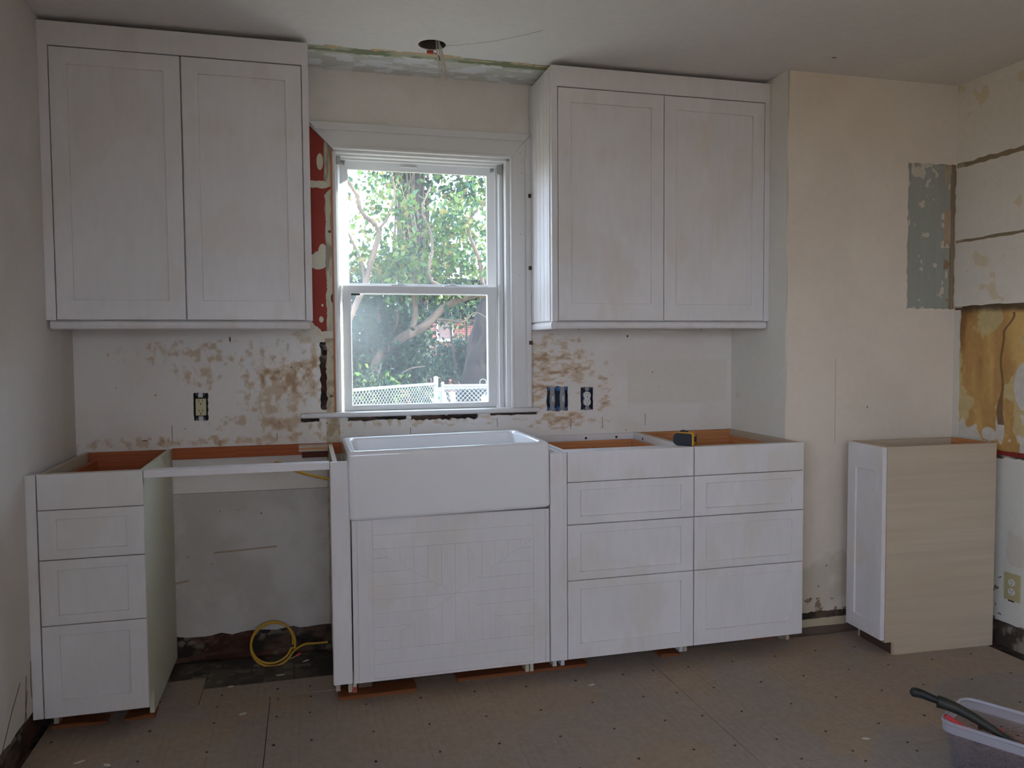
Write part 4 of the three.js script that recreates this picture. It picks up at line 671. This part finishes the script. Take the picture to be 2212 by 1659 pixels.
{ // slender branches high in the window
  const t = thing('slender_tree', 'slender tree with crooked grey branches at the left of the upper window pane', 'tree', [1.05, GY, -7.7]);
  const B = (p, a, b) => part('branch', limb(p, a, b, 14, 7), paleBark, t);
  part('trunk', limb([[1.05, GY, -7.7], [1.15, 0.6, -7.7], [1.36, 1.4, -7.6], [1.69, 2.16, -7.5]], 0.05, 0.04, 12, 8), paleBark, t);
  B([[1.69, 2.14, -7.5], [1.76, 2.42, -7.5], [1.84, 2.68, -7.5], [1.89, 2.92, -7.5], [1.78, 3.0, -7.5], [1.64, 3.12, -7.5], [1.6, 3.35, -7.5], [1.46, 3.55, -7.5], [1.3, 4.0, -7.5]], 0.042, 0.02);
  B([[1.69, 2.16, -7.5], [1.62, 2.5, -7.5], [1.5, 2.76, -7.5], [1.4, 3.0, -7.5]], 0.026, 0.012);
  B([[1.88, 2.9, -7.5], [2.0, 3.05, -7.5], [2.1, 3.4, -7.5], [2.0, 3.9, -7.5]], 0.018, 0.008);
  const a = clumps(531, [1.8, 3.0, -7.8], [0.6, 0.9, 0.5], 30, 0.2), b = clumps(532, [2.05, 2.5, -8.0], [0.5, 0.5, 0.4], 14, 0.2);
  leaves(t, 1400, 533, (r) => (r() < 0.7 ? a(r) : b(r)), 0.1, sunny);
}
{
  const t = thing('slender_tree', 'slender tree with bent branches at the right of the upper window pane', 'tree', [3.85, GY, -8]);
  part('trunk', limb([[3.85, GY, -8], [3.8, 0.8, -7.8], [3.6, 1.6, -7.6], [3.32, 2.18, -7.5]], 0.05, 0.035, 12, 8), paleBark, t);
  for (const [p, a, b] of [[[[3.32, 2.18, -7.5], [3.28, 2.52, -7.5], [3.15, 2.84, -7.5], [3.13, 3.05, -7.5], [3.25, 3.2, -7.5], [3.4, 3.36, -7.5], [3.42, 3.8, -7.5]], 0.034, 0.012], [[[3.4, 2.0, -7.55], [2.9, 2.1, -7.55], [2.6, 2.2, -7.5], [2.55, 2.35, -7.5], [2.61, 2.57, -7.5], [2.59, 2.89, -7.5], [2.47, 3.17, -7.5], [2.6, 3.5, -7.5]], 0.032, 0.012]]) part('branch', limb(p, a, b, 16, 7), paleBark, t);
  const a = clumps(541, [3.2, 2.9, -7.8], [0.5, 0.8, 0.5], 30, 0.2), b = clumps(542, [2.7, 2.6, -8.2], [0.4, 0.6, 0.4], 14, 0.2);
  leaves(t, 1700, 543, (r) => (r() < 0.7 ? a(r) : b(r)), 0.1, sunny);
}
{ // big trunk wrapped in vines
  const t = thing('vine_tree', 'large old tree trunk wrapped in vines in the middle of the upper window pane', 'tree', [3.2, GY, -14]);
  part('trunk', limb([[3.22, GY, -14], [3.22, 2.6, -14], [3.18, 4.2, -14], [3.2, 6.5, -14], [3.3, 10, -14]], 0.34, 0.3, 24, 12, 0.5), darkBark, t);
  const r = rngOf(551), v = []; for (let i = 0; i < 40; i++) { const a = r() * 3.1 + 0.1, h = 2 + r() * 5; v.push(tube([[3.2 + 0.36 * Math.cos(a), h, -14 + 0.36 * Math.sin(a)], [3.2 + 0.38 * Math.cos(a + 0.3), h + 0.7, -14 + 0.38 * Math.sin(a + 0.3)], [3.2 + 0.36 * Math.cos(a + 0.1), h + 1.5, -14 + 0.36 * Math.sin(a + 0.1)]], 0.02, 8, 4)); }
  const s = part('vine_stems', merge(v), paleBark, t); s.userData.kind = 'stuff';
  const a = clumps(552, [3.1, 2.6, -13.7], [0.7, 1.3, 0.5], 40, 0.3), b = clumps(553, [4.2, 4.6, -14], [1.2, 1.6, 0.8], 60, 0.35), c = clumps(554, [3.1, 5.4, -13.8], [0.9, 0.9, 0.6], 22, 0.3);
  leaves(t, 4200, 555, (q) => { const k = q(); return k < 0.4 ? a(q) : k < 0.82 ? b(q) : c(q); }, 0.15, [...deep, ...sunny]);
}
{ // leaning trunk at the right
  const t = thing('leaning_tree', 'thick dark tree trunk leaning right at the right edge of the lower window pane', 'tree', [3.65, GY, -9]);
  part('trunk', limb([[3.6, GY - 0.05, -9], [3.68, 0.43, -9], [3.8, 1.0, -9], [3.93, 1.65, -9], [4.1, 2.2, -9], [4.5, 4.2, -9], [5.0, 7, -9]], 0.46, 0.3, 30, 16, 0.3), darkBark, t);
  const a = clumps(561, [5.2, 6.8, -9], [2.2, 1.4, 2], 60, 0.5);
  leaves(t, 3500, 562, a, 0.16, deep);
}
{ // hedge of shrubs behind
  const mk = (name, label, c, rad, n, k, size, seed, tones, spread = 0.34) => { const t = thing(name, label, 'shrub', [c[0], GY, c[2]]); part('stems', merge([-0.3, 0, 0.3].map((d) => limb([[c[0] + d * rad[0], GY, c[2]], [c[0] + d * 1.4 * rad[0], (c[1] + GY) / 2, c[2]], [c[0] + d * 2 * rad[0], c[1], c[2]]], 0.05, 0.02, 8, 6))), darkBark, t); leaves(t, n, seed, clumps(seed + 1, c, rad, k, spread), size, tones); };
  mk('shrub', 'dark green shrub low behind the fence at the left of the lower pane', [1.75, 0.3, -8.0], [0.75, 0.6, 0.4], 5200, 44, 0.09, 571, [...deep, '#7f9a44']);
  mk('shrub', 'tall dark green shrub behind the forked trunk', [2.0, 1.0, -11], [1.0, 1.3, 0.6], 6500, 60, 0.13, 574, deep);
  mk('shrub', 'rounded green shrub in front of the brick house', [4.55, 0.85, -15.5], [0.85, 0.55, 0.5], 3200, 40, 0.12, 577, deep, 0.28);
  mk('shrub', 'leafy shrub below the house roof right of the forked tree', [4.6, 2.05, -15], [0.7, 0.28, 0.5], 300, 22, 0.13, 580, [...deep, '#7f9a44'], 0.3);
}
// ---------- chain link fence and gate ----------
const galv = std('#a2a8a8', 0.45, { metalness: 0.5 });
function meshBetween(a, b, y0, y1, pitch) { const L = Math.hypot(b[0] - a[0], b[1] - a[1]), H = y1 - y0, out = [], at = (s, y) => [lerp(a[0], b[0], s / L), y, lerp(a[1], b[1], s / L)]; const add = (s0, ya, s1, yb) => { const p = new THREE.Vector3(...at(s0, ya)), q = new THREE.Vector3(...at(s1, yb)), g = new THREE.CylinderGeometry(0.0022, 0.0022, p.distanceTo(q), 4, 1, true); g.applyQuaternion(new THREE.Quaternion().setFromUnitVectors(new THREE.Vector3(0, 1, 0), q.clone().sub(p).normalize())).translate((p.x + q.x) / 2, (p.y + q.y) / 2, (p.z + q.z) / 2); out.push(g); }; for (let s = -H; s < L; s += pitch) { const s0 = Math.max(0, s), s1 = Math.min(L, s + H); if (s1 <= s0) continue; add(s0, y1 - (s0 - s), s1, y1 - (s1 - s)); add(s0, y0 + (s0 - s), s1, y0 + (s1 - s)); } return merge(out); }
const post = (x, z, y1, r) => merge([new THREE.CylinderGeometry(r, r, y1 - GY, 14).translate(x, (y1 + GY) / 2, z), new THREE.SphereGeometry(r * 1.12, 14, 8).scale(1, 0.7, 1).translate(x, y1, z)]);
{
  const A = [1.0, -5.2], Bp = [2.56, -7];
  const t = thing('chain_link_fence', 'chain link fence with a round top rail across the left of the lower pane', 'fence', [1.8, GY, -6.1]);
  part('post', post(Bp[0], Bp[1], 0.87, 0.03), galv, t); part('post', post(A[0], A[1], 0.84, 0.026), galv, t);
  part('top_rail', tube([[A[0], 0.8, A[1]], [1.8, 0.798, -6.12], [Bp[0], 0.79, Bp[1]]], 0.019, 12, 10), galv, t);
  part('wire_mesh', meshBetween(A, Bp, GY + 0.04, 0.79, 0.062), galv, t).userData.kind = 'stuff';
  part('bands', merge([0.78, 0.5, 0.2].map((y) => new THREE.CylinderGeometry(0.033, 0.033, 0.02, 14).translate(Bp[0], y, Bp[1]))), galv, t);
}
{
  const A = [2.65, -7], Bp = [3.7, -6.95];
  const t = thing('chain_link_gate', 'chain link gate with a pipe frame right of the fence post', 'gate', [3.2, GY, -7]);
  part('frame', merge([post(A[0], A[1], 0.8, 0.02), tube([[A[0], 0.76, A[1]], [3.2, 0.757, -6.98], [Bp[0], 0.755, Bp[1]]], 0.02, 8, 10), tube([[A[0], GY + 0.1, A[1]], [3.2, GY + 0.1, -6.98], [Bp[0], GY + 0.1, Bp[1]]], 0.02, 8, 10), post(Bp[0], Bp[1], 0.8, 0.02)]), galv, t);
  part('wire_mesh', meshBetween(A, Bp, GY + 0.1, 0.755, 0.062), galv, t).userData.kind = 'stuff';
  part('hinge', merge([0.7, 0.1].map((y) => box(2.56, 2.66, y - 0.012, y + 0.012, -7.012, -6.985, 0.003))), galv, t);
  part('latch_loop', new THREE.TorusGeometry(0.045, 0.004, 6, 20).translate(3.2, 0.8, -6.97), galv, t);
}
{
  const t = thing('chain_link_fence', 'farther run of chain link fence behind the gate', 'fence', [3.4, GY, -8]);
  part('top_rail', tube([[2.62, 0.71, -7.2], [3.4, 0.712, -7.3], [4.6, 0.72, -7.4]], 0.018, 10, 10), galv, t); part('post', post(4.6, -7.4, 0.76, 0.026), galv, t); part('post', post(2.66, -7.22, 0.72, 0.02), galv, t);
  part('wire_mesh', meshBetween([2.62, -7.2], [4.6, -7.4], GY + 0.04, 0.71, 0.062), galv, t).userData.kind = 'stuff';
}
{ // slatted garden chair, only its top corner shows
  const t = thing('garden_chair', 'pale blue slatted garden chair at the lower right corner of the window', 'chair', [3.25, GY, -5.9]), m = std('#a9bdd6', 0.5);
  for (let k = 0; k < 5; k++) { const x = 3.0 + k * 0.1; part('back_slat', slab([[x - 0.04, 0.02], [x + 0.04, 0.02], [x + 0.04, 0.66 + 0.03 * Math.sin(k / 4 * 3.14)], [x, 0.7 + 0.03 * Math.sin(k / 4 * 3.14)], [x - 0.04, 0.66 + 0.03 * Math.sin(k / 4 * 3.14)]], [], -6.02, -6.0, 0.004), m, t); }
  part('armrest', box(2.9, 2.99, 0.28, 0.3, -6.05, -5.45, 0.006), m, t); part('armrest', box(3.45, 3.54, 0.28, 0.3, -6.05, -5.45, 0.006), m, t);
  for (let k = 0; k < 5; k++) part('seat_slat', box(2.97, 3.47, 0.02, 0.04, -5.98 + k * 0.11, -5.89 + k * 0.11, 0.004), m, t);
  for (const [x, z] of [[2.93, -5.5], [3.5, -5.5], [2.93, -6.0], [3.5, -6.0]]) part('leg', box(x - 0.03, x + 0.03, GY, 0.28, z - 0.02, z + 0.02, 0.004), m, t);
}
{ const c = []; for (let k = 0; k <= 8; k++) { const y = k / 8, w = Math.sqrt(Math.max(0, 1 - y * y)); c.push(ringAt(2.25 - 0.45 * w - 0.02, 2.25 + 0.45 * w + 0.02, -14.3 - 0.5 * w - 0.02, -14.3 + 0.5 * w + 0.02, 0.02 + 0.25 * w, GY + 0.5 * y)); } solo('covered_mound', loft(c), std('#dfe3ea', 0.6), 'white rounded cover on the ground far behind the fence', 'cover', [2.25, GY, -14.3]); }
solo('leaning_board', slab([[2.4, GY], [2.52, GY], [2.32, 0.66], [2.2, 0.66]], [], -8.05, -8.0, 0.003), std('#9c6f52', 0.8), 'brown board leaning behind the fence left of the post', 'board', [2.36, GY, -8]);
// ---------- brick house across the yard ----------
{
  const t = thing('brick_house', 'red brick house with white trim and a dark roof across the yard', 'house', [8, GY, -25]);
  const bm = tileMap(512, 1.2, (x, y) => { const row = Math.floor(y / 0.075), bx = (x + (row % 2) * 0.1) % 0.2, by = y % 0.075; if (bx < 0.012 || by < 0.012) return [168, 150, 138]; return mix3([150, 78, 64], [128, 62, 52], hash(Math.floor((x + (row % 2) * 0.1) / 0.2), row, 3)); });
  part('wall', slab([[5.0, GY], [12, GY], [12, 2.4], [5.0, 2.4]], [rect(5.56, 6.05, 1.6, 2.3).reverse()], -28, -25), new THREE.MeshStandardMaterial({ map: bm, roughness: 0.9 }), t);
  const w = std('#e6e6e2', 0.5);
  const f = part('window', merge([box(5.5, 5.56, 1.5, 2.38, -25.02, -24.93, 0.01), box(6.06, 6.11, 1.5, 2.38, -25.02, -24.93, 0.01), box(5.44, 6.5, 1.48, 1.58, -25.02, -24.9, 0.01), box(5.5, 6.11, 2.3, 2.38, -25.02, -24.93, 0.01)]), w, t);
  part('pane', box(5.56, 6.06, 1.58, 2.3, -25.1, -25.08, 0), std('#8a6a62', 0.3), f);
  part('corner_board', box(4.96, 5.06, GY, 2.4, -25.03, -24.95, 0.01), w, t);
  part('roof', merge([flipFaces(alongX(slab([[-24.4, 2.3], [-24.3, 2.42], [-26.5, 3.9], [-28.7, 2.42], [-28.6, 2.3]], [], 0, 7.2))).translate(5.5, 0, 0)]), std('#51555c', 0.9), t);
}
// background trees beyond the house, thinned so that the sky shows through
for (const [x, z, y, rx, ry, n, s, label] of [[6.2, -32, 6.5, 3.2, 3.4, 800, 601, 'tall tree far behind the brick house, right of the vine trunk'], [1.2, -30, 5.4, 1.7, 2.4, 300, 604, 'thin tree far off at the left of the upper window pane'], [11.5, -33, 6.8, 2.6, 3.2, 700, 607, 'tree far off at the right behind the brick house'], [0.5, -24, 1.6, 2.2, 1.8, 4200, 610, 'dense low tree far off at the lower left of the window']]) {
  const t = thing('background_tree', label, 'tree', [x, GY, z]);
  part('trunk', limb([[x, GY, z], [x + 0.1, y * 0.5, z], [x, y, z]], 0.25, 0.12, 8, 8), darkBark, t);
  leaves(t, n, s, clumps(s + 1, [x, y, z], [rx, ry, 1.6], 70, 0.5), 0.24, [...deep, ...sunny]);
}
// ---------- the wide window in the left wall, outside the frame, that lights the room ----------
{
  const t = struct('window_2', null), W = 0.05, clearPane = phys('#f2f6f6', 0.02, { transmission: 1, thickness: 0 }), w = (DZ1 - DZ0) / 3;
  for (let i = 0; i < 3; i++) {
    const a = DZ0 + i * w, b = a + w;
    const p = part('sash', alongX(slab(rect(a, b, DY0, DY1), [rect(a + W, b - W, DY0 + W, DY1 - W).reverse()], 0, 0.05, 0.003)).translate(-0.14, 0, 0), vinyl, t);
    part('pane', box(-0.115, -0.1145, DY0 + W, DY1 - W, a + W, b - W, 0), clearPane, p);
  }
}
{ // a second window high in the rear wall, outside the frame
  const r = struct('window_3', slab(rect(0.45, 1.85, 1.15, 2.15), [rect(0.5, 1.13, 1.2, 2.1).reverse(), rect(1.17, 1.8, 1.2, 2.1).reverse()], REAR + 0.06, REAR + 0.11, 0.003), vinyl);
  for (const x of [0.5, 1.17]) part('pane', box(x, x + 0.63, 1.2, 2.1, REAR + 0.08, REAR + 0.0805, 0), phys('#f2f6f6', 0.02, { transmission: 1, thickness: 0 }), r);
}
scene.traverse((o) => { if (o.isMesh) { o.castShadow = true; o.receiveShadow = true; } });
renderer.render(scene, camera);
